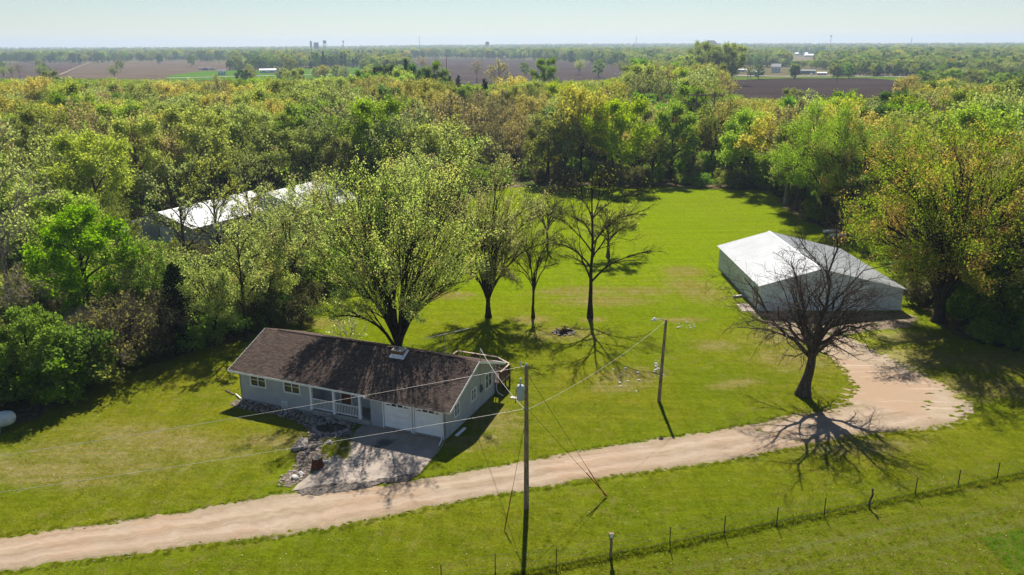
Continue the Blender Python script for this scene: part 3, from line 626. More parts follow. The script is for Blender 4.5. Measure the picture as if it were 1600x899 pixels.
MB().box(.1, W - .1, PDp + .2, D - .2, 2.62, 2.68).build('ceiling', M['dark'], house)
MB().box(PX0 + .01, PX1 - .01, .0, PDp, WT - .005, WT + .02).build('porch_ceiling', M['white'], house)
window(house, (1.15, 0), (1, 0), 1.5, 1.52, 2.56); window(house, (4.5, 0), (1, 0), 1.5, 1.52, 2.56)
window(house, (PX0 + 3.0, PDp), (1, 0), 1.7, 1.3, 2.3)
window(house, (W, 1.62), (0, 1), .8, 1.15, 2.12); window(house, (W, 4.58), (0, 1), .82, 1.15, 2.12); window(house, (W, 7.2), (0, 1), 1.25, 1.1, 2.35)
for w in range(2):                                               # corner boards etc.
    pass
cbm = MB()
dr = MB().box(PX0 + 1.67, PX0 + 2.58, PDp + .03, PDp + .08, .46, 2.36).build('front_door', simple('door_wood', (0.22, 0.10, 0.045), .5, .1, 3), house)
MB().box(PX0 + 1.82, PX0 + 2.43, PDp + .012, PDp + .031, 1.5, 2.2).build('pane', M['glass'], dr)
MB().lathe([(.0, 0), (.035, 0), (.035, .05), (0, .05)], (PX0 + 2.5, PDp - .02, 1.35), 8).build('handle', M['metal'], dr)
MB().box(PX0 + 1.56, PX0 + 1.66, PDp - .05, PDp - .004, .46, 2.44).box(PX0 + 2.59, PX0 + 2.69, PDp - .05, PDp - .004, .46, 2.44).box(PX0 + 1.66, PX0 + 2.59, PDp - .05, PDp - .004, 2.37, 2.44).build('door_frame', M['white'], house)
for x in (PX0 + .1, 9.25, 11.62):
    b = MB().box(x - .09, x + .09, -.10, .08, .445, 2.73).box(x - .12, x + .12, -.13, .11, .445, .6).box(x - .12, x + .12, -.13, .11, 2.6, 2.73); b.build('porch_post', M['white'], house)
balm = MB().box(-.018, .018, -.018, .018, .62, 1.36).mesh('baluster')
for x0, x1 in ((PX0 + .23, 9.13), (9.37, 11.5)):
    MB().box(x0, x1, -.055, .035, 1.36, 1.42).build('top_rail', M['white'], house); MB().box(x0, x1, -.05, .03, .56, .62).build('bottom_rail', M['white'], house)
    k = 15; repeat('baluster', balm, M['white'], house, [(x0 + (x1 - x0) * (i + .5) / k, -.01, 0) for i in range(k)])
for gx in (G1, G2):                                              # garage doors: four panels, four arched lights on top
    gd = MB().box(gx - .0, gx + GW, .09, .11, .07, GH).build('garage_door', M['white'], house)
    ph = (GH - .08) / 4; pm = MB(); pm.box(.012, GW - .012, 0, .035, 0, ph - .012)
    for i in range(4):
        a = .1 + i * (GW - .2) / 4; pm.box(a + .05, a + (GW - .2) / 4 - .05, -.012, 0, .09, ph - .10)
    pmesh = pm.mesh('panel'); repeat('panel', pmesh, M['white'], gd, [(gx, .055, .075 + i * ph) for i in range(4)])
    for i in range(4):
        a = gx + .1 + i * (GW - .2) / 4 + .06; w2 = (GW - .2) / 4 - .12; z0 = .075 + 3 * ph + .13; hs = (.10, .17, .22, .235, .235, .22, .17, .10)
        k = [hs[i * 2], hs[i * 2 + 1]]; p = MB(); p.slab([(a, .04, z0 + .08), (a + w2, .04, z0 + .08), (a + w2, .04, z0 + .10 + (k[1] - .1) * 1.3), (a + w2 / 2, .04, z0 + .12 + ((k[0] + k[1]) / 2 - .1) * 1.4), (a, .04, z0 + .10 + (k[0] - .1) * 1.3)], (0, .02, 0)); p.build('pane', M['glass'], gd)
    MB().box(gx - .09, gx, -.025, .08, .06, GH + .09).box(gx + GW, gx + GW + .09, -.025, .08, .06, GH + .09).box(gx, gx + GW, -.025, .08, GH, GH + .09).build('door_frame', M['white'], house)
# roof: deck slabs, shingle courses as real tabs, fascia, ridge
GJ = 0.12                                                         # the garage part of the roof reaches further forward
def roof_pt(a, s, front=True, off=0.0):                           # s measured down from the ridge, horizontally
    y = D / 2 - s if front else D / 2 + s
    return Vector((a, y, ZR - SL * s + off))
HW = D / 2 + OH
for nm, (a0, a1, s1, fr) in {'a': (-OS, 12.4, HW, True), 'b': (12.4, W + OS, HW + GJ, True), 'c': (-OS, W + OS, HW, False)}.items():
    MB().slab([roof_pt(a0, 0, fr), roof_pt(a1, 0, fr), roof_pt(a1, s1, fr), roof_pt(a0, s1, fr)], (0, 0, -.09)).build('roof', M['ridge'], house)
rg = np.random.default_rng(11); V = []; Qs = []; T = []
for fr in (True, False):
    ncr = 37
    for r in range(ncr + 2):
        s0, s1 = r * HW / ncr, (r + 1) * HW / ncr + .015; a = -OS + (0 if r % 2 else .15)
        if s0 > HW - .01 and not fr: break
        while a < W + OS:
            wdt = .3; a1 = min(a + wdt - .012, W + OS)
            if s0 > HW - .01 and a < 12.4: a += wdt; continue
            lift = .012 + rg.random() * .012; p = [roof_pt(a, s0, fr, .004), roof_pt(a1, s0, fr, .004), roof_pt(a1, s1, fr, lift), roof_pt(a, s1, fr, lift)]
            q = [roof_pt(a1, s1, fr, 0), roof_pt(a, s1, fr, 0)]; k = len(V); V += p + q; Qs += [(k, k + 1, k + 2, k + 3), (k + 3, k + 2, k + 4, k + 5)]; T += [rg.random()] * 6; a += wdt
tag(link('shingles', np_mesh('shingles', V, Qs, attr={'tint': T}), M['shingle'], house), kind='stuff')
b = MB()
for i in range(66):
    a = 0.6 + i * .27
    if 12.0 < a < 13.0: continue
    b.slab([(a, D / 2 - .14, ZR - .035), (a, D / 2, ZR + .045), (a, D / 2 + .14, ZR - .035), (a, D / 2, ZR - .02)], (.25, 0, 0))
tag(b.build('ridge_cap', M['ridge'], house), kind='stuff')
b = MB().box(-OS, 12.38, -OH - .045, -OH - .02, ZE - .17, ZE - .01); b.box(12.4, W + OS, -OH - GJ - .045, -OH - GJ - .02, ZE - .17 - SL * GJ, ZE - .01 - SL * GJ); b.box(12.36, 12.4, -OH - GJ - .02, -OH, ZE - .26, ZE - .06)
b.box(-OS, W + OS, D + OH + .02, D + OH + .045, ZE - .17, ZE - .01); b.build('fascia', M['white'], house)
for a in (-OS - .028, W + OS + .003):
    b = MB(); s1 = HW + (GJ if a > 0 else 0)
    b.slab([roof_pt(a, 0, True, .01), roof_pt(a, s1, True, .01), roof_pt(a, s1, True, -.17), roof_pt(a, 0, True, -.19)], (.025, 0, 0)); b.slab([roof_pt(a, 0, False, .01), roof_pt(a, HW, False, .01), roof_pt(a, HW, False, -.17), roof_pt(a, 0, False, -.19)], (.025, 0, 0)); b.build('gable_trim', M['white'], house)
MB().box(-OS + .02, 12.3, -OH, -.02, ZE - .17, ZE - .14).box(12.45, W + OS - .02, -OH - GJ, -.02, ZE - .17 - SL * GJ, ZE - .14 - SL * GJ).build('soffit', M['white'], house)
ds = MB().tube([(W - .25, -OH - GJ - .09, ZE - .2), (W - .25, -.12, 2.05), (W - .25, -.1, .35), (W - .15, -.35, .14), (W + .0, -1.05, .1)], .05, 8); ds.build('downspout', M['white'], house)
MB().tube([(W + .35, D + OH - .02, ZE - .12), (W + .1, D + .1, 1.9), (W + .1, D + .1, .35), (W + .35, D - .1, .12), (W + .9, D - .4, .1)], .045, 8).build('downspout', M['white'], house)
MB().box(W - .6, W + OS + .02, D + OH + .045, D + OH + .16, ZE - .16, ZE - .04).build('gutter', M['white'], house)
MB().tube([(W + .06, 6.2, 1.9), (W + .06, 6.2, 5.1)], .035, 8).build('service_mast', M['metal'], house)
MB().box(W + .01, W + .16, 6.06, 6.34, 1.35, 1.95).lathe([(0, 0), (.11, 0), (.11, .1), (0, .12)], (W + .16, 6.2, 1.65), 12, 'x').build('electric_meter', simple('meter_grey', (0.13, 0.14, 0.15), .5), house)
# chimney with metal flashing
ch = MB(); x0, x1, y0, y1 = 12.35, 13.3, 3.75, 4.5; ch.box(x0, x1, y0, y1, 3.6, 4.84)
for i in range(8):
    z = 3.98 + i * .1; ch.box(x0 - .006, x1 + .006, y0 - .006, y1 + .006, z, z + .085)
cho = ch.build('chimney', M['brick'], house)
MB().box(x0 - .07, x1 + .07, y0 - .07, y1 + .07, 4.845, 4.90).build('chimney_cap', simple('mortar_cap', (0.42, 0.39, 0.36), .9, .2, 6), cho)
MB().lathe([(.17, 4.89), (.17, 5.0), (.14, 5.0), (.14, 4.9)], ((x0 + x1) / 2 - .2, (y0 + y1) / 2, 0), 12).build('flue', simple('flue', (0.25, 0.17, 0.13), .8), cho)
fl = MB(); zf = ZR - SL * (D / 2 - y0); fl.slab([(x0 - .1, y0 - .28, zf - SL * .28 + .04), (x1 + .28, y0 - .28, zf - SL * .28 + .04), (x1 + .28, y0 - .02, zf + .06), (x0 - .1, y0 - .02, zf + .06)], (0, 0, .02))
fl.slab([(x1 + .02, y0 - .02, zf + .06), (x1 + .28, y0 - .02, zf + .06), (x1 + .28, y1 - .05, zf + SL * .8 + .06), (x1 + .02, y1 - .05, zf + SL * .8 + .06)], (0, 0, .02)); fl.box(x0 - .02, x1 + .02, y0 - .03, y0 - .008, zf, zf + .16); fl.build('flashing', M['white'], cho)
# deck behind the house
ZD = 0.95; dk = empty('wooden_deck', HL(16.5, 11), HTH, 'dark brown wooden deck with pale top rail behind the right end of the house', 'deck')
dp = [(-2.6, -1.86), (2.9, -1.86), (2.9, .2), (1.3, 1.25), (-2.6, 1.25)]
bd = MB()
y = -1.85
brd = []
while y < 1.2:
    xr = 2.88 if y < .15 else 2.88 - (y - .15) * (1.6 / 1.05); m_ = MB().box(-2.58, xr, y, y + .13, ZD - .04, ZD); m_.build('board', M['deck'], dk); y += .142
rails = [((2.9, -1.8), (2.9, .2)), ((2.9, .2), (1.3, 1.25)), ((1.3, 1.25), (-2.6, 1.25)), ((-2.6, 1.25), (-2.6, -1.8))]
bmesh_bal = MB().box(-.02, .02, -.02, .02, ZD - .15, ZD + .93).mesh('baluster')
for p, q in rails:
    MB().bar((*p, ZD + .98), (*q, ZD + .98), .14, .05).build('top_rail', M['decktop'], dk); MB().bar((*p, ZD + .02), (*q, ZD + .02), .06, .14).build('bottom_rail', M['decktop'], dk); MB().bar((*p, ZD - .16), (*q, ZD - .16), .05, .2).build('rim_joist', M['deck'], dk)
    L = math.dist(p, q); k = int(L / .14); an = math.atan2(q[1] - p[1], q[0] - p[0]); repeat('baluster', bmesh_bal, M['deck'], dk, [(p[0] + (q[0] - p[0]) * (i + .5) / k, p[1] + (q[1] - p[1]) * (i + .5) / k, 0, an) for i in range(k)])
pm = MB().box(-.06, .06, -.06, .06, -.1, ZD + 1.02).mesh('deck_post'); repeat('deck_post', pm, M['deck'], dk, [(*p, 0) for p in dp] + [(2.9, -.7, 0), (-.8, 1.25, 0)])
# tv aerial on the ridge
ax = 16.75; at = empty('tv_antenna', HL(ax, D / 2, ZR + .04), HTH, 'metal television aerial with a long boom on the roof ridge', 'antenna')
MB().tube([(0, 0, 0), (0, 0, 1.75)], .022, 6).build('mast', M['metal'], at)
b = MB(); [b.tube([(sx * .45, sy * .3, -.1 if sy < 0 else -.12), (0, 0, .75)], .012, 5) for sx, sy in ((1, .6), (-1, .6), (0, -1))]; b.build('tripod', M['metal'], at)
bp, bq = Vector((-1.35, -1.0, 1.55)), Vector((1.75, .75, 2.25)); MB().tube([bp, bq], .022, 6).build('boom', simple('bright_metal', (.6, .6, .59), .35, .05), at)
dd = (bq - bp).normalized(); pr = dd.cross(Vector((0, 0, 1))).normalized()
for i in range(14):
    c = bp.lerp(bq, .03 + i * .07); ln = (1.15 - i * .05) * (1 if i < 10 else .7); MB().tube([c - pr * ln, c + pr * ln], .005, 5).build('element', M['bark'], at)
# ------------------------------------------------------------------ yard
def rock_mesh(seed, r=1.0, sub=2, flat=.7):
    bm = bmesh.new(); bmesh.ops.create_icosphere(bm, subdivisions=sub, radius=r); q = random.Random(seed)
    pl = [(Vector((q.gauss(0, 1), q.gauss(0, 1), q.gauss(0, 1))).normalized(), q.uniform(.55, .85)) for _ in range(9)]
    for v in bm.verts:
        for nrm, d in pl:
            e = v.co.dot(nrm) - d * r
            if e > 0: v.co -= nrm * e
        v.co *= 1 + q.gauss(0, .03); v.co.z *= flat
    me = bpy.data.meshes.new('rock'); bm.to_mesh(me); bm.free(); return me
def rock_mat(n, a, b):
    t = NT(n); c = t.mix(t.ramp(t.noise(4, 6, .8), .35, .65), a, b); oi = t.n.new('ShaderNodeObjectInfo'); t.bump(t.noise(9, 5, .8), .6, .04); return t.base(c, .9)
M['rock'] = rock_mat('limestone', (0.20, 0.17, 0.15), (0.46, 0.39, 0.34)); M['rock_dark'] = rock_mat('asphalt_lump', (0.07, 0.06, 0.055), (0.24, 0.21, 0.185)); M['rock2'] = rock_mat('white_stone', (0.42, 0.39, 0.36), (0.62, 0.58, 0.54))
bed_px = [(433, 759), (455, 762), (488, 739), (512, 719), (548, 690), (553, 672), (556, 655), (578, 662), (574, 650), (520, 642), (484, 640), (470, 650), (486, 664), (480, 676), (482, 688), (462, 704), (462, 720), (458, 734), (438, 746)]
bed = P2(bed_px); bed2 = [HL(-.3, .0), HL(-.4, -.8), HL(.3, -1.3), HL(2, -1.4), HL(4.5, -1.3), HL(6.5, -1.6), HL(8.5, -2.4), HL(8.5, -.2), HL(6.9, 0.0), HL(0.0, 0.0)]
t = NT('garden_soil'); c = t.mix(t.ramp(t.noise(4, 6, .85), .35, .65), (0.07, 0.052, 0.038), (0.20, 0.16, 0.12)); t.bump(t.noise(10, 5, .8), .9, .06); M['soil'] = t.base(c, .95)
sheet('rock_garden_bed', ragged(bed, .3, .12, 12), 0.020, M['soil']); sheet('rock_garden_bed', ragged(bed2, .3, .12, 13), 0.024, M['soil'])
pc = G(518, 670); PRX, PRY = 1.15, 0.8
def stones(name, polys, n, smin, smax, seed, mat, label, cat, avoid=None):
    rg = np.random.default_rng(seed); base = [rock_mesh(100 + i, 1, 1, .6) for i in range(4)]; BV = []; BF = []
    for b in base:
        v = np.empty(len(b.vertices) * 3, np.float32); b.vertices.foreach_get('co', v); BV.append(v.reshape(-1, 3)); BF.append(np.array([list(p.vertices) for p in b.polygons])); bpy.data.meshes.remove(b)
    V = []; Fc = []; k = 0; cnt = 0
    while cnt < n:
        P = polys[rg.integers(len(polys))]; x0, x1 = min(p.x for p in P), max(p.x for p in P); y0, y1 = min(p.y for p in P), max(p.y for p in P)
        x, y = rg.uniform(x0, x1), rg.uniform(y0, y1)
        if not inside(P, [x], [y])[0] or (avoid and avoid(x, y)): continue
        i = rg.integers(4); s = smin + (smax - smin) * rg.random() ** 3; a = rg.uniform(0, 6.28); R = np.array([[math.cos(a), -math.sin(a), 0], [math.sin(a), math.cos(a), 0], [0, 0, 1]]) * s
        V.append(BV[i] @ R.T + [x, y, s * .25]); Fc.append(BF[i] + k); k += len(BV[i]); cnt += 1
    return tag(link(name, np_mesh(name, np.concatenate(V), None, np.concatenate(Fc)), mat), label, cat, kind='stuff')
inpond = lambda x, y: ((x - pc.x) / PRX) ** 2 + ((y - pc.y) / PRY) ** 2 < 1
stones('garden_stones', [bed, bed, bed2], 1900, .05, .17, 21, M['rock'], 'loose pale stones filling the rock bed along the house front', 'stones', inpond)
stones('driveway_rubble', [ragged(P2([(462, 770), (500, 757), (580, 751), (640, 742), (655, 742), (590, 758), (520, 772)]), .4, .05, 3)], 200, .03, .08, 22, M['rock_dark'], 'crumbled asphalt along the foot of the concrete driveway', 'rubble')
stones('road_edge_gravel', [ragged([U[i] + (U[i] - Lw[i]).normalized() * .35 for i in range(60, 400, 6)] + [U[i] - (U[i] - Lw[i]).normalized() * .35 for i in range(399, 60, -6)], 1, .05, 3),
                         ragged([Lw[i] + (U[i] - Lw[i]).normalized() * .35 for i in range(60, 400, 6)] + [Lw[i] - (U[i] - Lw[i]).normalized() * .3 for i in range(399, 60, -6)], 1, .05, 4)], 1500, .02, .075, 23, M['rock'], 'loose stones thrown to the edges of the gravel lane', 'gravel')
V = MB(); ring = [(math.cos(a) * PRX, math.sin(a) * PRY) for a in np.linspace(0, 2 * PI, 29)[:-1]]
V.add([(x * 1.12, y * 1.12, .10) for x, y in ring] + [(x, y, .03) for x, y in ring], [(i, (i + 1) % 28, (i + 1) % 28 + 28, i + 28) for i in range(28)]); V.add([(x, y, .03) for x, y in ring], [tuple(range(28))])
pond = empty('garden_pond', pc, 0, 'small dark round pond ringed by stones in front of the porch', 'pond')
t = NT('pond_water'); t.bsdf.inputs['Specular IOR Level'].default_value = .5; M['pond'] = t.base((.006, .008, .007), .08); V.build('water', M['pond'], pond)
rms = [rock_mesh(i, 1, 2, .62) for i in range(5)]
for i in range(26):
    a = i / 26 * 2 * PI + rnd.uniform(-.1, .1); o = bpy.data.objects.new('edge_stone', rms[i % 5]); COL.objects.link(o); o.parent = pond
    if not rms[i % 5].materials: rms[i % 5].materials.append(M['rock'])
    s = rnd.uniform(.13, .26); o.scale = (s, s, s); o.location = (math.cos(a) * PRX * 1.15, math.sin(a) * PRY * 1.18, .06); o.rotation_euler = (0, 0, rnd.uniform(0, 6))
for u, v, s, lb in [(474, 697, .62, 'largest grey boulder on the lawn side of the rock garden'), (462, 703, .42, 'dark grey boulder leaning against the largest one in the rock garden'), (515, 657, .33, 'pale boulder on the house side of the pond'), (515, 693, .25, 'whitish boulder between the pond and the tree stump'),
                    (470, 742, .24, 'reddish stone near the tip of the rock garden'), (461, 748, .28, 'brown boulder at the lower tip of the rock garden'), (507, 724, .24, 'white stone beside the tree stump')]:
    me = rock_mesh(int(u * 3), 1, 3, .7); o = link('boulder', me, M['rock'] if s > .3 else M['rock2'], None, G(u, v) + Vector((0, 0, s * .3))); o.scale = (s * 1.15, s * .85, s); o.rotation_euler = (0, 0, u * .7); tag(o, lb, 'boulder', 'boulders in the rock garden')
st = empty('tree_stump', G(496, 731), .3, 'cut tree stump with a dark reddish side beside the driveway', 'stump')
pr = []; rg = random.Random(4)
for z, r in ((-.05, .52), (.12, .40), (.45, .34), (.78, .33)): pr.append([(r * (1 + .16 * math.sin(3 * a + 1) + .07 * math.sin(7 * a)) * math.cos(a), r * (1 + .16 * math.sin(3 * a + 1) + .07 * math.sin(7 * a)) * math.sin(a), z) for a in np.linspace(0, 2 * PI, 21)[:-1]])
b = MB(); b.add([p for q in pr for p in q], [(i * 20 + k, i * 20 + (k + 1) % 20, i * 20 + 20 + (k + 1) % 20, i * 20 + 20 + k) for i in range(3) for k in range(20)], True); b.build('bark', simple('stump_bark', (.13, .055, .03), .9, .4, 5, bump=.6), st)
MB().add([(p[0] * .99, p[1] * .99, .785) for p in pr[3]], [tuple(range(20))]).build('cut_top', simple('cut_wood', (.36, .30, .24), .9, .2, 8), st)
# white stand by the left wall, white pipe at the corner
sd = empty('garden_stand', HL(5.0, -.75, .03), HTH, 'small white metal stand against the grey wall under the second window', 'stand')
for x in (-.22, .22):
    MB().tube([(x, -.2, 0), (x * .8, 0, 1.0)], .018, 5).build('leg', M['white'], sd); MB().tube([(x, .22, 0), (x * .8, 0, 1.0)], .018, 5).build('leg', M['white'], sd)
MB().tube([(-.3, 0, 1.0), (.3, 0, 1.0)], .022, 6).build('top_rail', M['white'], sd); MB().tube([(-.2, -.1, .5), (.2, -.1, .5)], .015, 5).build('crossbar', M['white'], sd)
tag(MB().tube([HL(-.05, -.05, .12), HL(-1.1, .55, .10)], .055, 8).build('drain_pipe', M['white']), 'short white drain pipe lying in the grass at the left house corner', 'pipe')
tag(MB().bar(HL(-1.3, .5, .05), HL(-2.6, 1.0, .05), .16, .07).build('drain_board', M['bark']), 'dark board lying in the grass beyond the white drain pipe', 'board')
tag(MB().bar(HL(W + .45, .9, .06), HL(W + .5, 2.3, .06), .22, .09).build('splash_block', M['white']), 'white splash block lying at the foot of the garage side wall', 'block')
tag(MB().bar(G(798, 621, .04), G(814, 623, .04), .35, .06).build('plank', M['rock2']), 'weathered plank lying in the grass behind the transformer pole', 'plank')
# fire pit
fp = empty('fire_pit', G(881, 520), 0, 'charred fire pit on the back lawn near the small forked tree', 'fire pit')
rg = random.Random(9); M['char'] = simple('charcoal', (.012, .011, .011), .9, .5, 8); M['ash'] = simple('ash', (.10, .09, .085), .95, .5, 5)
MB().add([(math.cos(a) * 1.15 * rg.uniform(.85, 1.1), math.sin(a) * .95 * rg.uniform(.85, 1.1), .03) for a in np.linspace(0, 2 * PI, 25)[:-1]], [tuple(range(24))]).build('ash_bed', M['ash'], fp)
for i in range(16):
    a = rg.uniform(0, 2 * PI); r = rg.uniform(0, .8); x, y = r * math.cos(a), r * math.sin(a); b = rg.uniform(0, PI); l = rg.uniform(.2, .55); MB().tube([(x - math.cos(b) * l, y - math.sin(b) * l, .08), (x + math.cos(b) * l, y + math.sin(b) * l, rg.uniform(.1, .35))], rg.uniform(.04, .09), 7).build('charred_log', M['char'], fp)
for i in range(12):
    a = i / 12 * 2 * PI; o = bpy.data.objects.new('edge_stone', rms[i % 5]); COL.objects.link(o); o.parent = fp; o.scale = (.16, .16, .15); o.location = (math.cos(a) * 1.1, math.sin(a) * .95, .06)
fs = P2([(955, 578), (1012, 574), (1018, 600), (1000, 618), (975, 608), (945, 600)]); stones('flat_stones', [fs, P2([(1055, 506), (1085, 503), (1085, 514), (1058, 515)]), P2([(1020, 560), (1035, 560), (1038, 590), (1022, 590)])], 70, .06, .24, 31, M['rock2'], 'scattered pale flat stones in the lawn left of the lamp pole', 'stones')

# ------------------------------------------------------------------ poles, wires
def wood_pole(name, base, h, r0, r1, label, parts=None, group=None, mat=None):
    e = empty(name, base, 0, label, 'utility pole', group); MB().tube([(0, 0, -.3), (0, 0, h * .5), (0, 0, h)], [r0, (r0 + r1) / 2, r1], 12).build('pole', mat or M['polewood'], e); return e
M['polewood'] = make_bark('pole_wood', (0.15, 0.105, 0.075), (0.38, 0.29, 0.21))
M['xfmr'] = simple('transformer_grey', (0.42, 0.47, 0.50), .4, .05, 3); M['porcelain'] = simple('porcelain', (.62, .62, .60), .25)
M['wire'] = simple('bare_wire', (.50, .48, .46), .45, .05, 2, metal=.3); M['darkwire'] = simple('dark_wire', (.03, .03, .03), .6)
B1 = G(822.5, 795); p1 = wood_pole('utility_pole', B1, 9.75, .17, .11, 'tall wooden utility pole with grey transformer in front of the house')
tf = MB().lathe([(0, 7.55), (.21, 7.55), (.23, 7.6), (.23, 8.42), (.19, 8.5), (.06, 8.53), (0, 8.53)], (-.36, -.08, 0), 18).build('transformer', M['xfmr'], p1)
MB().lathe([(.05, 8.52), (.075, 8.58), (.05, 8.64), (.075, 8.7), (.05, 8.76), (.08, 8.84), (.06, 8.95), (0, 8.96)], (-.36, -.08, 0), 10).build('bushing', M['porcelain'], tf)
MB().box(-.22, -.06, -.11, -.05, 7.75, 7.8).box(-.22, -.06, -.11, -.05, 8.25, 8.3).build('bracket', M['metal'], tf)
MB().tube([(-.62, -.1, 8.3), (-.66, -.1, 7.3)], .02, 5).build('bushing_lead', M['darkwire'], tf)
MB().lathe([(.04, 9.7), (.09, 9.76), (.05, 9.82), (.08, 9.88), (0, 9.92)], (.0, 0, 0), 10).build('insulator', M['porcelain'], p1)
MB().tube([(0, 0, 9.6), (-.32, 0, 9.72), (-.42, 0, 9.95)], .03, 6).lathe([(.03, 9.78), (.08, 9.84), (.04, 9.9), (.08, 9.96), (.03, 10.02)], (-.36, 0, 0), 8).build('cutout', M['porcelain'], p1)
MB().lathe([(.03, -.06), (.07, -.03), (.04, 0), (.07, .03), (.03, .06)], (-.16, 0, 6.9), 8).build('insulator', M['porcelain'], p1)
B2 = G(1029.5, 627.5); p2 = empty('lamp_pole', B2, 0, 'leaning wooden pole with yard light on top standing on the lawn', 'lamp pole')
MB().tube([(0, 0, -.3), (.10, 0, 3.5), (.24, 0, 7.1)], [.15, .13, .10], 12).build('pole', M['polewood'], p2)
MB().tube([(.22, 0, 6.95), (-.2, -.02, 7.2), (-.55, -.05, 7.2)], .03, 6).build('lamp_arm', M['metal'], p2)
MB().lathe([(0, .12), (.07, .11), (.09, .03), (.20, -.06), (.2, -.09), (.1, -.13), (0, -.14)], (-.72, -.05, 7.18), 12).build('lamp_head', M['white'], p2)
def wire(name, pts, r, label, group=None, mat=None, cat='wire'):
    return tag(MB().tube(pts, r, 5).build(name, mat or M['wire']), label, cat, group)
def sag(a, b, s, n=18):
    a, b = Vector(a), Vector(b); return [a.lerp(b, i / n) - Vector((0, 0, 4 * s * (i / n) * (1 - i / n))) for i in range(n + 1)]
T1 = B1 + Vector((0, 0, 9.72)); T1b = B1 + Vector((-.12, 0, 6.9))
def far_end(u, v, y, z0): return YP(u, v, y)
e1 = YP(-330, 762, 36); e2 = YP(-330, 815, 36)
wire('power_line', sag(T1, e1, .25, 24), .010, 'upper pale power line crossing the front of the house to the left', 'power lines to the left', cat='power line')
wire('power_line', sag(T1b, e2, .25, 24), .010, 'lower pale power line crossing above the driveway to the left', 'power lines to the left', cat='power line')
T2 = B2 + Vector((.2, 0, 7.0)); wire('lamp_wire', sag(T1b + Vector((.25, 0, 0)), T2, .5), .009, 'thin wire running from the transformer pole up to the lamp pole')
mast = HL(W + .06, 6.2, 5.1); wire('service_drop', sag(mast, T1b + Vector((.1, 0, -.1)), .35), .015, 'white service cable from the roof mast down to the transformer pole', cat='cable')
M['red'] = simple('red_guard', (.36, .045, .02), .5, .15, 3)
for gb, tops, lb in ((G(788, 830), [(B1 + Vector((0, 0, 6.4)), .0)], 'red guy wire guard left of the transformer pole'), (G(947, 777), [(B1 + Vector((0, 0, 9.3)), 0), (B1 + Vector((0, 0, 7.0)), .12)], 'pair of red guy wire guards right of the transformer pole')):
    e = empty('guy_anchor', gb, 0, lb, 'guy wire')
    for tp, o in tops:
        d = (tp - gb); dn = d.normalized(); MB().tube([Vector((o, 0, 0)), d], .012, 4).build('guy_wire', M['darkwire'], e); MB().tube([dn * .1 + Vector((o, 0, 0)), dn * 2.5 + Vector((o * .9, 0, 0))], .035, 6).build('guard', M['red'], e)
# ------------------------------------------------------------------ fence along the lane
M['post_iron'] = simple('rusty_steel', (.05, .035, .028), .8, .3, 6); M['strand'] = simple('strand', (.16, .14, .12), .6)
posts = [(774, 899, 0), (869, 890, 0), (954, 872, 1), (1046, 855, 0), (1131, 837, 0), (1213, 823, 0), (1287, 808, 0), (1358, 794, 2), (1429, 777, 0), (1496, 763, 0), (1557, 751, 0), (1622, 738, 0), (690, 916, 0)]
t_post = MB().box(-.025, .025, -.02, .02, -.2, 1.35).box(-.045, .045, -.025, -.02, -.2, .25).mesh('steel_post')
fence = empty('wire_fence', G(1131, 837), 0, 'low wire fence with thin steel posts along the rough grass strip', 'fence'); f0 = G(1131, 837)
fpts = []
for u, v, k in posts:
    p = G(u, v); fpts.append(p)
    if k == 0: repeat('fence_post', t_post, M['post_iron'], fence, [tuple(p - f0)])
    elif k == 1:
        MB().tube([p - f0 + Vector((0, 0, -.2)), p - f0 + Vector((.02, 0, 1.35))], [.085, .075], 9).build('wooden_post', M['polewood'], fence)
        bx = MB().box(-.13, .13, -.1, .12, 1.36, 1.62).mesh('bird_box'); o = link('bird_box', bx, M['polewood'], None, p); tag(o, 'small weathered box with white front on the wooden fence post', 'bird box'); MB().box(-.09, .09, -.115, -.101, 1.4, 1.58).build('front_plate', M['white'], o)
    else: MB().tube([p - f0 + Vector((0, 0, -.2)), p - f0 + Vector((-.02, 0, .5)), p - f0 + Vector((.10, 0, .9)), p - f0 + Vector((.06, 0, 1.4))], [.08, .07, .065, .06], 8).build('crooked_post', M['bark'], fence)
fpts.sort(key=lambda p: p.x)
for z in (.35, .7, 1.05, 1.28):
    MB().tube([p - f0 + Vector((0, 0, z)) for p in fpts], .006, 3).build('wire_strand', M['strand'], fence)
# ------------------------------------------------------------------ propane tank
tk = empty('propane_tank', (G(31, 668) + Vector((-2.5, -1.35, 0))), math.atan2(1.35, 2.5), 'white horizontal propane tank lying under the trees at the left edge', 'tank')
pf = [(0, -2.75), (.25, -2.7), (.45, -2.55), (.56, -2.3), (.6, -2.05), (.6, 2.05), (.56, 2.3), (.45, 2.55), (.25, 2.7), (0, 2.75)]
MB().lathe(pf, (0, 0, .95), 24, 'x').build('body', simple('tank_paint', (.62, .66, .68), .4, .12, 1.5), tk)
for x in (-1.5, 1.5): MB().box(x - .12, x + .12, -.4, .4, 0, .42).build('leg', M['foundation'], tk)
MB().lathe([(.2, 1.5), (.2, 1.72), (.1, 1.8), (0, 1.8)], (0, 0, 0), 12).build('valve_cover', M['metal'], tk); MB().lathe([(.606, 1.2), (.606, 1.26)], (0, 0, .95), 24, 'x').build('band', M['darkwire'], tk)

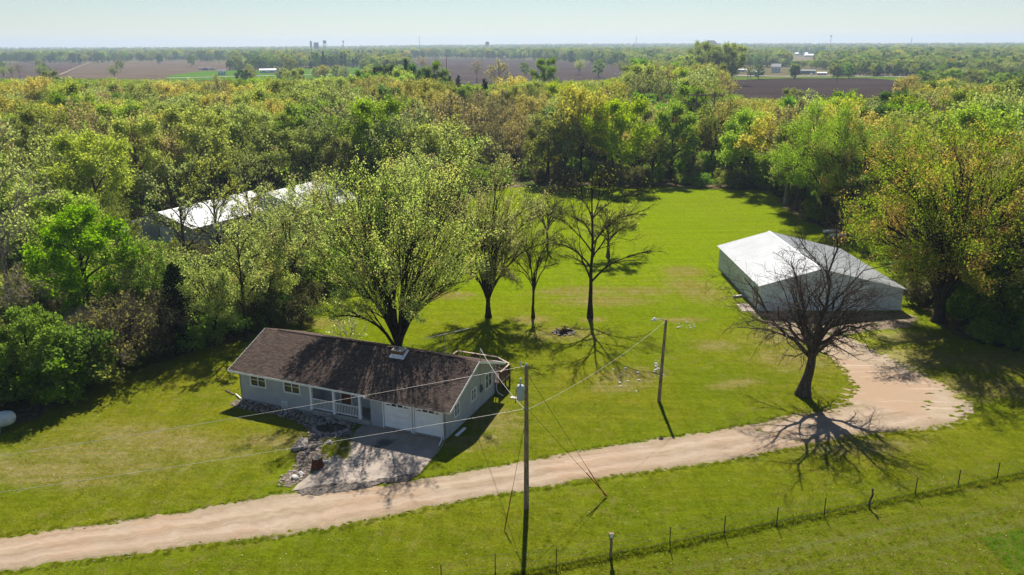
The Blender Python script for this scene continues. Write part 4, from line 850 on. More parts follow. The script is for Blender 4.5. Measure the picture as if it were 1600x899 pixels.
# ------------------------------------------------------------------ metal sheds
M['shedwall'] = simple('pale_blue_grey_steel', (.64, .69, .72), .5, .05, 1); M['shedroof'] = simple('white_steel_roof', (.50, .515, .53), .45, .06, .6, metal=0.0); M['shedtrim'] = simple('shed_trim', (.70, .73, .75), .5, .04, 1); M['steel_old'] = simple('weathered_steel', (.40, .42, .44), .55, .12, .8)
def panel_mesh(w, h, ribs=4, r=.02, h2=None):
    """one ribbed wall panel in local x (width) z (height), facing -y"""
    h2 = h if h2 is None else h2; b = MB(); b.slab([(0.004, 0, 0), (w - .004, 0, 0), (w - .004, 0, h2), (.004, 0, h)], (0, .02, 0))
    for i in range(ribs):
        x = (i + .5) * w / ribs; hh = h + (h2 - h) * x / w; b.add([(x - .03, 0, 0), (x - .012, -r, 0), (x + .012, -r, 0), (x + .03, 0, 0), (x - .03, 0, hh - .01), (x - .012, -r, hh - .01), (x + .012, -r, hh - .01), (x + .03, 0, hh - .01)], [(0, 1, 5, 4), (1, 2, 6, 5), (2, 3, 7, 6)])
    return b.mesh('wall_panel')
def shed(name, origin, rz, W, D, prof, label, wall, roof, front_holes=(), left_holes=(), pw=.92):
    """prof: list of (x,z) of the gable; front at y=0, left wall at x=0"""
    e = empty(name, origin, rz, label, 'shed'); zt = lambda x: float(np.interp(x, [p[0] for p in prof], [p[1] for p in prof]))
    def run(p0, ang, L, hf, holes):
        n = max(1, round(L / pw)); w = L / n; cache = {}
        for i in range(n):
            a, c = i * w, (i + 1) * w; mid = (a + c) / 2; hz = [h for h in holes if h[0] <= mid <= h[1]]; zs = [(0.05, None)]
            if hz and hz[0][2] < .3: zs = [(hz[0][3], None)]
            elif hz: zs = [(.05, hz[0][2]), (hz[0][3], None)]
            for z0, z1 in zs:
                ha, hc = (hf(a) - z0, hf(c) - z0) if z1 is None else (z1 - z0, z1 - z0)
                if min(ha, hc) < .1: continue
                key = (round(ha, 2), round(hc, 2))
                if key not in cache: cache[key] = panel_mesh(w, ha, 3, .022, hc); cache[key].materials.append(wall)
                o = bpy.data.objects.new('wall_panel', cache[key]); COL.objects.link(o); o.parent = e
                o.location = (p0[0] + math.cos(ang) * a, p0[1] + math.sin(ang) * a, z0); o.rotation_euler = (0, 0, ang)
    run((0, 0), 0, W, lambda s: zt(s) - .06, front_holes); run((0, D), -PI / 2, D, lambda s: zt(0) - .06, left_holes); run((W, 0), PI / 2, D, lambda s: zt(W) - .06, []); run((W, D), PI, W, lambda s: zt(W - s) - .06, [])
    ov = .35
    for i, ((xa, za), (xb, zb)) in enumerate(zip(prof, prof[1:])):
        sl = (zb - za) / (xb - xa); x0 = xa - (ov if i == 0 else 0); x1 = xb + (ov if i == len(prof) - 2 else 0); z0 = za + sl * (x0 - xa); z1 = za + sl * (x1 - xa); n = round((D + 2 * ov) / pw); w = (D + 2 * ov) / n; b = MB()
        b.slab([(x0, .006, z0), (x1, .006, z1), (x1, w - .006, z1), (x0, w - .006, z0)], (0, 0, .03))
        for k in range(3):
            y = (k + .5) * w / 3; b.slab([(x0, y - .03, z0 + .03), (x0, y - .01, z0 + .055), (x0, y + .01, z0 + .055), (x0, y + .03, z0 + .03)], (x1 - x0, 0, z1 - z0))
        me = b.mesh('roof_panel'); repeat('roof_panel', me, roof, e, [(0, -ov + j * w, 0) for j in range(n)])
    rx = max(prof, key=lambda p: p[1]); MB().slab([(rx[0] - .22, -ov, rx[1] + .0), (rx[0], -ov, rx[1] + .09), (rx[0] + .22, -ov, rx[1] + .0), (rx[0], -ov, rx[1] + .05)], (0, D + 2 * ov, 0)).build('ridge_cap', roof, e)
    b = MB()
    for (xa, za), (xb, zb) in zip(prof, prof[1:]): b.bar((xa - .0, -.05, za - .10), (xb, -.05, zb - .10), .04, .16)
    b.box(-.05, .05, -.05, .05, .02, prof[0][1] - .1).box(W - .05, W + .05, -.05, .05, .02, prof[-1][1] - .1).box(-.05, .05, D - .05, D + .05, .02, prof[0][1] - .1); b.build('trim', M['shedtrim'], e)
    MB().box(.06, W - .06, .06, D - .06, -.15, .06).build('floor_slab', M['foundation'], e)
    return e
SA = Vector((27.05, 82.8, 0)); SW, SD = 15.5, 17.6
sh = shed('metal_shed', SA, 0.0, SW, SD, [(0, 3.05), (6.3, 4.85), (15.5, 2.55)], 'long white metal shed with low pitched roof behind the bare oak', M['shedwall'], M['shedroof'], left_holes=())
window(sh, (-.03, 14.3), (0, -1), 1.3, 1.3, 2.2); window(sh, (-.03, 3.9), (0, -1), 1.2, 1.3, 2.2)
dd_ = MB().box(-.07, -.03, .9, 1.9, .1, 2.15).build('door', simple('shed_door', (.47, .42, .36), .5), sh); MB().box(-.12, -.07, 1.72, 1.8, 1.0, 1.08).build('handle', M['metal'], dd_); MB().box(-.09, -.02, .78, .9, .1, 2.25).box(-.09, -.02, 1.9, 2.02, .1, 2.25).box(-.09, -.02, .9, 1.9, 2.15, 2.25).build('door_frame', M['bark'], sh)
for x0, w_ in ((4.6, 3.0), (8.5, 3.2)):
    g = MB().box(x0, x0 + w_, -.045, -.03, .1, 2.9).build('overhead_door', M['white'], sh)
    pm = MB().box(.02, w_ - .02, -.03, 0, 0, .54).box(.3, w_ - .3, -.04, -.03, .12, .42).mesh('panel'); repeat('panel', pm, M['white'], g, [(x0, -.046, .11 + .555 * i) for i in range(5)])
window(sh, (2.5, -.03), (1, 0), .8, 1.2, 2.0, 1)
solid('concrete_pad', [G(1150, 475.5), G(1168, 475), G(1181, 487), G(1160, 487.3)], -.1, .06, M['concrete'], kind='structure')
tag(MB().bar(G(1146, 464, .15), G(1163, 461.5, .15), .25, .2).build('bench_board', M['rock2']), 'pale bench board lying beside the white shed wall', 'board')
LS = Vector((-56.7, 116.75, 0)); LTH = math.atan2(-5.1, 11.0)
ls = shed('metal_shed', LS, LTH, 12.1, 18.5, [(0, 3.3), (6.05, 5.1), (12.1, 3.3)], 'grey gabled metal shed with bright white roof among the left trees', M['steel_old'], M['shedroof'])
MB().box(5.6, 8.4, -.07, -.03, .1, 2.9).build('sliding_door', M['shedwall'], ls); MB().box(5.45, 5.58, -.09, -.03, .1, 3.0).build('door_track', M['darkwire'], ls); MB().box(5.9, 6.2, -.06, -.03, 4.3, 4.42).build('vent', M['dark'], ls)
c = Vector((-35.5, 132.0, 0)); LT2 = LTH
s2 = shed('metal_shed', c + Matrix.Rotation(LT2, 3, 'Z') @ Vector((-9, -6, 0)), LT2, 15.5, 13.5, [(0, 3.2), (7.7, 5.6), (15.5, 3.2)], 'second white-roofed metal shed half hidden behind the big maple', M['steel_old'], M['shedroof'])
tr_ = empty('storage_container', G(196, 383), LTH, 'small white storage box left of the grey metal shed', 'container'); MB().box(-1.6, 1.6, -1.2, 1.2, .3, 2.3).build('body', M['white'], tr_); MB().box(-1.7, 1.7, -1.3, 1.3, 2.31, 2.42).build('roof', M['shedroof'], tr_); [MB().lathe([(0, -.1), (.3, -.1), (.3, .1), (0, .1)], (0, 0, 0), 12).build('wheel', M['darkwire'], tr_) for _ in ()]
for x in (-1.2, 1.2): MB().box(x - .1, x + .1, -1.0, 1.0, 0, .3).build('skid', M['bark'], tr_)
# odds and ends seen between the trees
def heap(name, loc, s, mat, label, cat, seed):
    o = link(name, rock_mesh(seed, 1, 3, .6), mat, None, loc + Vector((0, 0, s[2] * .3))); o.scale = s; o.rotation_euler = (0, 0, seed * .7); return tag(o, label, cat)
heap('tarp_heap', G(68, 459), (1.3, .9, .9), simple('teal_tarp', (.03, .22, .24), .5), 'teal tarp thrown over a pile among the left trees', 'tarp', 51)
heap('tarp_heap', G(60, 489), (1.6, .9, .7), simple('blue_tarp', (.10, .30, .36), .5), 'pale blue tarp heap below the teal one among the left trees', 'tarp', 52)
for i, (u, v, L, a) in enumerate([(26, 518, 2.2, .3), (50, 520, 1.8, -.2), (96, 478, 1.2, .1), (40, 463, .9, .6)]):
    e = G(u, v, .2); tag(MB().bar(e, e + Vector((L * math.cos(a), L * math.sin(a), .1)), .5, .22).build('scrap_board', M['rock2']), ['long pale scrap board on bare dirt at the left edge', 'shorter pale scrap board beside the long one at the left edge', 'whitish board in the brush under the tall thin tree', 'small pale board near the teal tarp'][i], 'board')
wt = empty('board_stack', G(1299, 366), .2, 'two stacks of pale boards behind the white shed', 'boards')
for k, (x, y) in enumerate(((0, 0), (-.6, -2.6))):
    pm = MB().box(-1.3, 1.3, -.3, .3, 0, .09).mesh('board'); repeat('board', pm, M['white'], wt, [(x, y, .35 + .11 * i, .03 * i) for i in range(3)]); MB().box(x - 1.0, x - .8, y - .4, y + .4, 0, .34).box(x + .8, x + 1.0, y - .4, y + .4, 0, .34).build('bearer', M['bark'], wt)

# ------------------------------------------------------------------ standalone trees
def pt(name, m, u, v, label, **k): return put_tree(name, m, G(u, v), label, **k)
TM = {}
TM['maple1'] = tree_meshes('maple1', seed=3, h=19.2, cr=7.6, bf=0.10, n1=22, n2=9, n3=7, n4=4, leaves=36000, ls=.135, tr=.30, vase=.9, wob=.035, spread=.5, up=.38, zlow=-.6, off=.17, lean=(-.2, -.4), boxy=3.0, rmin=.014)
put_tree('maple_tree', TM['maple1'], Vector((-10.25, 67.3, 0)), 'largest leafy maple, many-stemmed, directly behind the house chimney', leaf=M['lf_maple'], bark=M['bark_dark'])
TM['maple2'] = tree_meshes('maple2', seed=8, h=17.6, cr=6.2, bf=0.14, n1=18, n2=8, n3=7, n4=4, leaves=24000, ls=.135, tr=.28, vase=.8, wob=.05, spread=.55, up=.3, zlow=-.9, boxy=3.0, off=.2)
pt('maple_tree', TM['maple2'], 763, 496, 'second leafy maple standing to the right of the largest one', leaf=M['lf_maple'], bark=M['bark_dark'])
TM['fork'] = tree_meshes('fork', seed=15, h=11.8, cr=4.0, bf=0.28, n1=9, n2=7, n3=6, n4=3, leaves=0, ls=.12, tr=.17, vase=.55, wob=.12, spread=.75, up=.2, zlow=-.6, off=.1)
pt('forked_tree', TM['fork'], 833, 497, 'nearly bare crooked forked tree between second maple and tall walnut', leaf=M['lf_tan'], bark=M['bark_dark'])
TM['small'] = tree_meshes('small', seed=19, h=9.2, cr=4.6, bf=0.3, n1=12, n2=8, n3=7, n4=3, leaves=0, ls=.18, tr=.22, vase=.55, wob=.10, spread=.9, up=.1, zlow=-.3, off=.1)
pt('bare_tree', TM['small'], 855, 386, 'small round bare tree farther back on the meadow', leaf=M['lf_tan'], bark=M['bark'])
TM['walnut'] = tree_meshes('walnut', seed=22, h=16.3, cr=6.4, bf=0.24, n1=13, n2=8, n3=6, n4=3, leaves=800, ls=.12, tr=.23, vase=.3, wob=.07, spread=.75, up=.28, zlow=-.7, off=.1, droop=.2)
pt('walnut_tree', TM['walnut'], 922, 496, 'tall sparse tree with tiny yellowish leaves in mid-lawn, long shadow', leaf=M['lf_olive'], bark=M['bark_dark'])
TM['small2'] = tree_meshes('small2', seed=29, h=7.5, cr=4.3, bf=0.3, n1=10, n2=8, n3=6, n4=3, leaves=4500, ls=.2, tr=.25, vase=.3, wob=.1, spread=.8, up=.1, zlow=-.4, off=.2)
pt('small_tree', TM['small2'], 950, 402, 'small leafy tree behind the tall sparse one casting a round shadow', leaf=M['lf_olive'], bark=M['bark'])
TM['oak'] = tree_meshes('oak', seed=39, h=15.9, cr=7.0, bf=0.30, n1=14, n2=8, n3=8, n4=6, leaves=0, tr=.50, vase=.60, wob=.25, spread=1.1, up=.08, sides=8, zlow=-.95, rmin=.012, rfac=.60, pull=0.0, lean=(1.0, -1.7))
pt('bare_oak_tree', TM['oak'], 1254, 617, 'large leafless gnarled oak between the lane and the white shed', bark=M['bark_oak'])
TM['sap'] = tree_meshes('sap', seed=40, h=4.8, cr=1.9, bf=0.25, n1=8, n2=5, n3=4, leaves=420, ls=.15, tr=.06, vase=.5, wob=.06, off=.1)
pt('sapling', TM['sap'], 546, 556, 'thin sapling with few leaves just behind the roof ridge', leaf=M['lf_pale'], bark=M['bark_pale'])
TM['big_r'] = tree_meshes('big_r', seed=51, h=20.5, cr=10.2, bf=0.12, n1=24, n2=10, n3=8, n4=4, leaves=72000, ls=.15, tr=.55, vase=.6, wob=.06, spread=.7, up=.22, zlow=-.85, off=.3)
TM['big_r2'] = tree_meshes('big_r2', seed=57, h=18, cr=8.2, bf=0.18, n1=18, n2=9, n3=7, n4=4, leaves=50000, ls=.15, tr=.42, vase=.6, wob=.06, spread=.7, up=.25, zlow=-.8, off=.3)
pt('maple_tree', TM['big_r'], 1466, 503, 'huge orange-tinged maple right of the white shed, branches over the yard', leaf=M['lf_right'], bark=M['bark_dark'])
def loc3(u, v): return G(u, v)
for (u, v, mk, lf, sc_, rz, lb) in [
    (1285, 348, 'big_r2', 'lf_lime', 1.08, 1.0, 'lime green spreading tree behind the far corner of the white shed'),
    (1345, 362, 'big_r2', 'lf_right', .98, 2.2, 'orange-tinged tree between the white shed and the huge maple'),
    (1490, 390, 'big_r', 'lf_right', .78, 3.9, 'broad yellow-green tree behind the huge right maple'),
    (1600, 470, 'big_r2', 'lf_green', .9, .4, 'green tree on the right picture edge behind the dark thicket'),
    (1700, 500, 'big_r', 'lf_green', .8, 5.0, 'dense green tree whose branches enter from the right edge'),
    (1590, 395, 'big_r2', 'lf_lime', .82, 4.2, 'bright lime tree on the right edge above the green one'),
    (1405, 345, 'big_r2', 'lf_lime', .82, 5.3, 'bright green tree behind the orange-tinged tree by the shed'),
    (1560, 512, 'big_r2', 'lf_green', .62, 3.0, 'low dark green tree in the thicket right of the huge maple')]:
    pt('broadleaf_tree', TM[mk], u, v, lb, leaf=M[lf], bark=M['bark_dark'], s=(sc_,) * 3, rz=rz)
# tree belt on the left
TM['hiA'] = tree_meshes('hiA', seed=61, h=13, cr=4.6, bf=0.12, n1=16, n2=8, n3=7, n4=3, leaves=18000, ls=.23, tr=.3, vase=.2, wob=.08, spread=.8, up=.15, zlow=-.9, off=.28)
TM['hiB'] = tree_meshes('hiB', seed=64, h=14, cr=4.8, bf=0.22, n1=12, n2=8, n3=7, n4=3, leaves=11000, ls=.20, tr=.28, vase=.5, wob=.09, spread=.75, up=.2, zlow=-.8, off=.25)
TM['hiC'] = tree_meshes('hiC', seed=68, h=15, cr=4.6, bf=0.28, n1=10, n2=7, n3=6, n4=4, leaves=2600, ls=.2, tr=.26, vase=.4, wob=.1, spread=.8, up=.2, zlow=-.6, off=.12)
TM['bush'] = tree_meshes('bush', seed=72, h=6, cr=3.6, bf=0.04, n1=16, n2=8, n3=6, n4=0, leaves=12000, ls=.24, tr=.14, vase=.9, wob=.1, spread=.9, up=.1, zlow=-.9, off=.3)
TM['scrub'] = tree_meshes('scrub', seed=75, h=5.5, cr=3.4, bf=0.05, n1=16, n2=9, n3=8, n4=4, leaves=4200, ls=.16, tr=.13, vase=.9, wob=.13, spread=1.1, up=-.05, zlow=-.9, off=.1)
TM['cedar'] = conifer_meshes(80, 9, 2.3, 9000)
left = [
 ('hiC', 22, 505, 'lf_pale', 1.25, 'tallest thin grey-trunked tree at the left edge', 'bark_pale'),
 ('hiA', 5, 430, 'lf_maple', 1.15, 'light green leafy tree cut by the left picture edge', 'bark'),
 ('hiA', 148, 520, 'lf_green', 1.0, 'full bright green tree in front of the left shed end', 'bark_dark'),
 ('hiA', 118, 470, 'lf_lime', .95, 'lime leafy tree behind the full bright green one', 'bark_dark'),
 ('hiB', 215, 512, 'lf_maple', .66, 'pale yellow-green tree directly below the grey shed gable', 'bark'),
 ('hiB', 258, 512, 'lf_green', .68, 'green tree between the pale one and the dark cedar', 'bark_dark'),
 ('hiA', 62, 628, 'lf_green', .62, 'big green bush beside the propane tank', 'bark_dark'),
 ('bush', 118, 612, 'lf_green', 1.0, 'green bush right of the one beside the tank', 'bark_dark'),
 ('bush', -25, 640, 'lf_green', 1.1, 'green bush hanging over the propane tank at the left edge', 'bark_dark'),
 ('scrub', 190, 578, 'lf_brush', 1.25, 'brown twiggy scrub bush at the lawn edge, left belt', 'bark'),
 ('scrub', 240, 556, 'lf_brush', 1.05, 'second brown twiggy scrub bush, nearer the house', 'bark'),
 ('cedar', 285, 545, 'lf_needle', .95, 'dark cedar left of the house roof', 'bark'),
 ('cedar', 306, 528, 'lf_needle', .75, 'smaller dark cedar tucked behind the first one', 'bark'),
 ('hiB', 338, 538, 'lf_olive', .72, 'olive tree with forked shadow on the lawn left of the roof', 'bark_dark'),
 ('hiC', 385, 533, 'lf_pale', .72, 'slender dark-stemmed tree nearest the left roof corner', 'bark_dark'),
 ('hiB', 420, 505, 'lf_maple', .66, 'small pale leafy tree just above the roof left end', 'bark'),
 ('scrub', 470, 512, 'lf_brush', .62, 'small dark scrub just above the roof ridge', 'bark_dark'),
 ('hiB', 455, 472, 'lf_maple', .98, 'pale green tree left of the largest maple', 'bark'),
 ('hiB', 482, 430, 'lf_maple', .92, 'fuller pale green tree behind the left side of the maple', 'bark'),
 ('hiC', 296, 455, 'lf_pale', .92, 'thin pale-leaved tree in front of the shed roof', 'bark'),
 ('hiC', 400, 412, 'lf_pale', .85, 'thin dark tree in front of the middle of the shed roof', 'bark_dark'),
 ('scrub', 62, 520, 'lf_brush', 1.2, 'grey brush under the tall thin tree at left', 'bark_pale'),
 ('scrub', 130, 560, 'lf_brush', .9, 'grey scrub between the green bushes and the bright green tree', 'bark_pale'),
 ('hiB', 60, 400, 'lf_pale', .8, 'grey-green tree behind the tall thin tree at left', 'bark'),
 ('hiB', 180, 420, 'lf_lime', .72, 'small lime tree left of the grey shed', 'bark'),
 ('hiC', 346, 440, 'lf_olive', .95, 'olive tree between shed roof and house roof', 'bark_dark'),
 ('scrub', 330, 440, 'lf_brush', .8, 'greyish scrub in front of the shed side wall', 'bark'),
 ('hiB', 400, 470, 'lf_olive', .66, 'dense olive tree right behind the slender dark-stemmed one', 'bark'),
 ('hiB', 522, 392, 'lf_maple', .80, 'pale tree hiding the foot of the second white roof', 'bark'),
 ('hiB', 590, 395, 'lf_green', .75, 'green tree seen through the back of the largest maple', 'bark'),
 ('hiB', 655, 350, 'lf_maple', .8, 'pale green tree behind the top of the largest maple', 'bark')]
hand = []
for i, (mk, u, v, lf, s, lb, bk) in enumerate(left):
    g = 'trees and bushes of the belt left of the house'; nm = {'bush': 'bush', 'scrub': 'scrub_bush', 'cedar': 'cedar_tree'}.get(mk, 'broadleaf_tree')
    pt(nm, TM[mk], u, v, lb, leaf=M[lf], bark=M[bk], s=(s, s, s * (1.12 if mk == 'hiC' else 1)), rz=i * 1.7, cat='bush' if mk in ('bush', 'scrub') else 'tree', group=g); hand.append(G(u, v))

# ------------------------------------------------------------------ the woods
TM['wA'] = tree_meshes('wA', seed=101, h=14, cr=5.2, bf=0.22, n1=13, n2=7, n3=6, leaves=13000, ls=.29, tr=.28, vase=.3, wob=.09, spread=.8, up=.15, zlow=-.8, off=.42)
TM['wB'] = tree_meshes('wB', seed=103, h=15, cr=5.6, bf=0.38, n1=14, n2=7, n3=6, leaves=12000, ls=.29, tr=.30, vase=.5, wob=.08, spread=.8, up=.2, zlow=-.4, off=.33)
TM['wC'] = tree_meshes('wC', seed=107, h=13, cr=4.2, bf=0.3, n1=11, n2=7, n3=6, n4=3, leaves=1500, ls=.25, tr=.24, vase=.4, wob=.09, spread=.7, up=.25, zlow=-.7, off=.2, rmin=.02)
TM['wD'] = tree_meshes('wD', seed=111, h=13, cr=4.6, bf=0.15, n1=13, n2=7, n3=6, leaves=13000, ls=.28, tr=.26, vase=.1, wob=.08, spread=.75, up=.3, zlow=-.9, off=.38)
TM['wE'] = tree_meshes('wE', seed=117, h=15, cr=5.4, bf=0.30, n1=12, n2=7, n3=7, leaves=5500, ls=.25, tr=.26, vase=.6, wob=.10, spread=.8, up=.22, zlow=-.6, off=.28, rmin=.02)
TM['wU'] = tree_meshes('wU', seed=119, h=4.5, cr=3.2, bf=0.03, n1=12, n2=6, n3=5, leaves=3600, ls=.30, tr=.1, vase=.9, wob=.1, spread=.9, up=.1, zlow=-.9, off=.3)
TM['wP'] = conifer_meshes(123, 15, 3.2, 5200, ls=.4)
KINDS = {  # name, mesh, leaf, bark, look
 'olive': ('wA', 'lf_olive', 'bark', 'olive-green rounded tree'), 'green': ('wD', 'lf_green', 'bark_dark', 'mid-green leafy tree'), 'gold': ('wB', 'lf_gold', 'bark_dark', 'golden-tasselled oak'),
 'lime': ('wA', 'lf_lime', 'bark', 'lime-green tree'), 'pale': ('wE', 'lf_pale', 'bark', 'pale grey-green tree'), 'bare': ('wC', 'lf_tan', 'bark_pale', 'almost bare tree'),
 'tan': ('wE', 'lf_tan', 'bark', 'tan budding tree'), 'dark': ('wD', 'lf_dark', 'bark_dark', 'dark green tree'), 'pine': ('wP', 'lf_needle', 'bark', 'dark conifer'), 'sparse': ('wE', 'lf_olive', 'bark_dark', 'sparse dark-limbed tree')}
rg = np.random.default_rng(42)
SHED_ZONES = [G(430, 345), Vector((43, 90, 0)), Vector((-42, 120, 0)), Vector((-51, 122, 0)), Vector((-33, 133, 0))]
woods = []
def kind_at(x, y, u, v):
    n = math.sin(x * .021 + 1.3) * math.cos(y * .017 + .4) + .5 * math.sin(x * .05 - y * .04)
    w = {'olive': 2.6, 'green': 1.0, 'gold': 1.6, 'lime': .9, 'pale': 2.6, 'bare': 2.8, 'tan': 1.2, 'dark': .4, 'pine': .03, 'sparse': 2.4}
    if n > .35: w['gold'] *= 2.6; w['tan'] *= 1.5
    if n < -.3: w['green'] *= 1.8; w['dark'] *= 1.8; w['pale'] *= 1.3
    if u > 1130: w['gold'] *= 2.0; w['lime'] *= 1.6; w['bare'] *= .6; w['dark'] *= .3
    if u < 420 and 150 < y: w['gold'] *= 1.4; w['lime'] *= 1.2; w['olive'] *= 1.2
    if u < 560 and y < 170: w['gold'] *= .2; w['lime'] *= 1.6; w['bare'] *= 1.4
    if 690 < u < 860 and 175 < y < 250: w = {'bare': 8, 'tan': .6, 'sparse': .6}
    if 860 < u < 1230 and y < 195: w['sparse'] *= 2.2; w['gold'] *= 3.5; w['dark'] = 0; w['pine'] = 0; w['green'] *= .3; w['olive'] *= .5; w['lime'] *= .4
    if 560 < u < 780 and 300 < y < 460: w['dark'] *= 4; w['pine'] = 1.6; w['gold'] *= .6
    k = list(w); p = np.array([w[i] for i in k]); return k[rg.choice(len(k), p=p / p.sum())]
lanep = smooth_poly(LANE, 1, False)
def lane_d(x, y): return min(math.hypot(x - p.x, y - p.y) for p in lanep)
KH = {k: {'wA': 14, 'wB': 15, 'wC': 13, 'wD': 13, 'wE': 15, 'wP': 15}[KINDS[k][0]] for k in KINDS}
SKY_U = [0, 100, 160, 270, 300, 430, 500, 572, 600, 690, 705, 740, 900, 980, 1000, 1060, 1125, 1135, 1200, 1225, 1250, 1300, 1348, 1372, 1440, 1462, 1490, 1505, 1545, 1600]
SKY_V = [112, 112, 104, 110, 117, 116, 114, 114, 119, 120, 126, 130, 116, 112, 104, 104, 100, 131, 136, 127, 133, 137, 145, 137, 130, 123, 124, 133, 139, 139]
BLD = [(1150, 1295, 108, 122), (420, 442, 108, 117), (340, 352, 112, 120), (312, 336, 106, 112), (800, 835, 86, 93), (1240, 1275, 84, 91)]
def fit_size(x, y, h, s):
    '''the size at which a tree leaves the fields and farms beyond it in view, or nothing'''
    for _ in range(9):
        u, vt = PX(x, y, h * s + terr(x, y)); bad_ = y < 460 and vt < np.interp(u, SKY_U, SKY_V)
        if not bad_ and y >= 100:
            g = G(u, max(vt + 1.5, 76)); bad_ = g.y > y + 30 and (any(inside(p, [g.x], [g.y])[0] for p in fo_) or any(a - 4 < u < b + 4 and c < vt + 3 < d for a, b, c, d in BLD))
        if not bad_: return s
        s *= .9
        if s < .5: return None
    return None
fo_ = [fpoly[k] for k in fpoly]
y = 62.0
cand = []
while y < 420:
    st_ = 7.6 + (y - 60) * .006; hw = y * .72 + 14; x = -hw
    while x < hw: cand.append((x + rg.normal() * st_ * .3, y + rg.normal() * st_ * .3)); x += st_
    y += st_ * .9
CX = np.array(cand); out = ~inside(CLEAR, CX[:, 0], CX[:, 1])
far_open = [fpoly[k] for k in fpoly]
infield = np.zeros(len(CX), bool)
for p in far_open: infield |= inside(p, CX[:, 0], CX[:, 1])
for (x, y), o, f in zip(CX, out, infield):
    if not o or f: continue
    u, v = PX(x, y, 0)
    if y < 128 and -58 < x < -18 and not (y < 82 and x < -60):
        if x > -66 and y < 136: 
            if rg.random() < .86: continue
    if (-60 < x < -38 and 108 < y < 137) or (-47 < x < -24 and 120 < y < 143): continue
    if y < 104 and x > 22 and x < 46: continue
    if y < 125 and x > 40 and rg.random() < .5: continue
    if any((x - h.x) ** 2 + (y - h.y) ** 2 < 16 for h in hand): continue
    if y < 110 and x < -25 and rg.random() < .72: continue
    if lane_d(x, y) < 4.5: continue
    if lane_d(x, y) < 16 and y < 225 and rg.random() < .6: continue
    if 690 < u < 880 and y < 178 and rg.random() < .75: continue
    kk = kind_at(x, y, u, v); sz = fit_size(x, y, KH[kk], rg.uniform(.78, 1.3) * (1.25 if y > 250 else 1.0))
    if sz: woods.append((x, y, kk, sz, rg.uniform(0, 6.28)))
# particular crowns that stand out in the photograph
for u, vtop, yy, k, s in [(800, 120, 292, 'gold', 1.25), (822, 126, 288, 'gold', 1.0), (757, 122, 280, 'pine', 1.0), (585, 104, 370, 'pine', 1.0), (598, 100, 385, 'dark', 1.0), (612, 102, 360, 'pine', 1.0), (634, 98, 372, 'pine', 1.0), (648, 104, 362, 'dark', 1.0), (668, 108, 350, 'pine', .9), (678, 106, 365, 'green', 1.0), (703, 118, 350, 'pine', .9), (716, 117, 352, 'pine', .9), (575, 112, 350, 'dark', 1.0), (625, 110, 330, 'olive', 1.0), (600, 100, 390, 'pine', 1.0), (640, 100, 380, 'pine', 1.05), (655, 110, 360, 'pine', .9), (690, 112, 370, 'pine', .95), (625, 95, 385, 'dark', 1.2), (850, 98, 410, 'green', 1.2),
                          (512, 165, 190, 'lime', .8), (830, 150, 215, 'gold', 1.05), (880, 165, 205, 'gold', 1.0), (680, 150, 200, 'gold', 1.1), (668, 215, 150, 'lime', .62), (575, 180, 180, 'pale', .95), (1000, 90, 400, 'green', 1.2), (1050, 95, 380, 'green', 1.1), (1030, 110, 330, 'olive', 1.1),
                          (780, 100, 400, 'bare', 1.2), (1320, 145, 230, 'lime', 1.2), (1240, 140, 300, 'olive', 1.2), (1420, 118, 330, 'gold', 1.2), (1480, 122, 320, 'gold', 1.2), (460, 110, 420, 'olive', 1.2), (75, 112, 440, 'olive', 1.2)]:
    p = YP(u, vtop, yy); h = {'gold': 15, 'pine': 15, 'dark': 13, 'lime': 14, 'pale': 15, 'green': 13, 'olive': 14, 'bare': 13}[k]; s2_ = max(.5, min(1.5, p.z / h)); woods.append((p.x, p.y, k, s2_, u * .1))
# distant domes of big trees at the right of centre
for u, v, s in [(1090, 132, 1.9), (1105, 135, 2.0), (1125, 134, 2.0), (1142, 134, 1.8), (1070, 134, 1.4)]:
    p = G(u, v); woods.append((p.x, p.y, 'olive', s, u))
for u in np.arange(362, 575, 9):
    p = G(u + rnd.uniform(-3, 3), np.interp(u, [360, 575], [110.5, 105.5])); woods.append((p.x, p.y + rnd.uniform(-8, 8), rnd.choice(['pine', 'dark', 'green', 'dark', 'olive']), rnd.uniform(.75, 1.25) * (1.35 if 400 < u < 545 else .9), u))
for u, v, k, s in [(5, 112, 'green', .9), (62, 108, 'olive', 1.0), (188, 112, 'olive', 1.0), (300, 104, 'green', 1.3), (250, 101, 'dark', 1.2), (390, 118, 'olive', .8), (455, 120, 'olive', 1.2), (590, 108, 'gold', 1.1), (615, 110, 'olive', 1.3), (660, 112, 'tan', 1.2), (745, 128, 'bare', 1.3), (905, 118, 'pale', 1.1), (935, 122, 'green', 1.2), (970, 118, 'pale', 1.0), (1010, 122, 'green', 1.3), (1000, 112, 'green', 1.2), (860, 122, 'sparse', 1.1), (820, 120, 'green', 1.0), (1320, 112, 'pale', 1.0), (1340, 113, 'green', 1.2), (1362, 113, 'green', 1.3)]:
    p = G(u, v); woods.append((p.x, p.y, k, s, u * .3))
vis = []
for w in woods:
    u, v = PX(w[0], w[1], 6); vis.append((-60 < u < 1660) and v > 0)
order = sorted([i for i in range(len(woods)) if vis[i]], key=lambda i: woods[i][1] / woods[i][3] + (0 if woods[i][3] < 1.4 else -400))
NEAR = set(order[:285])
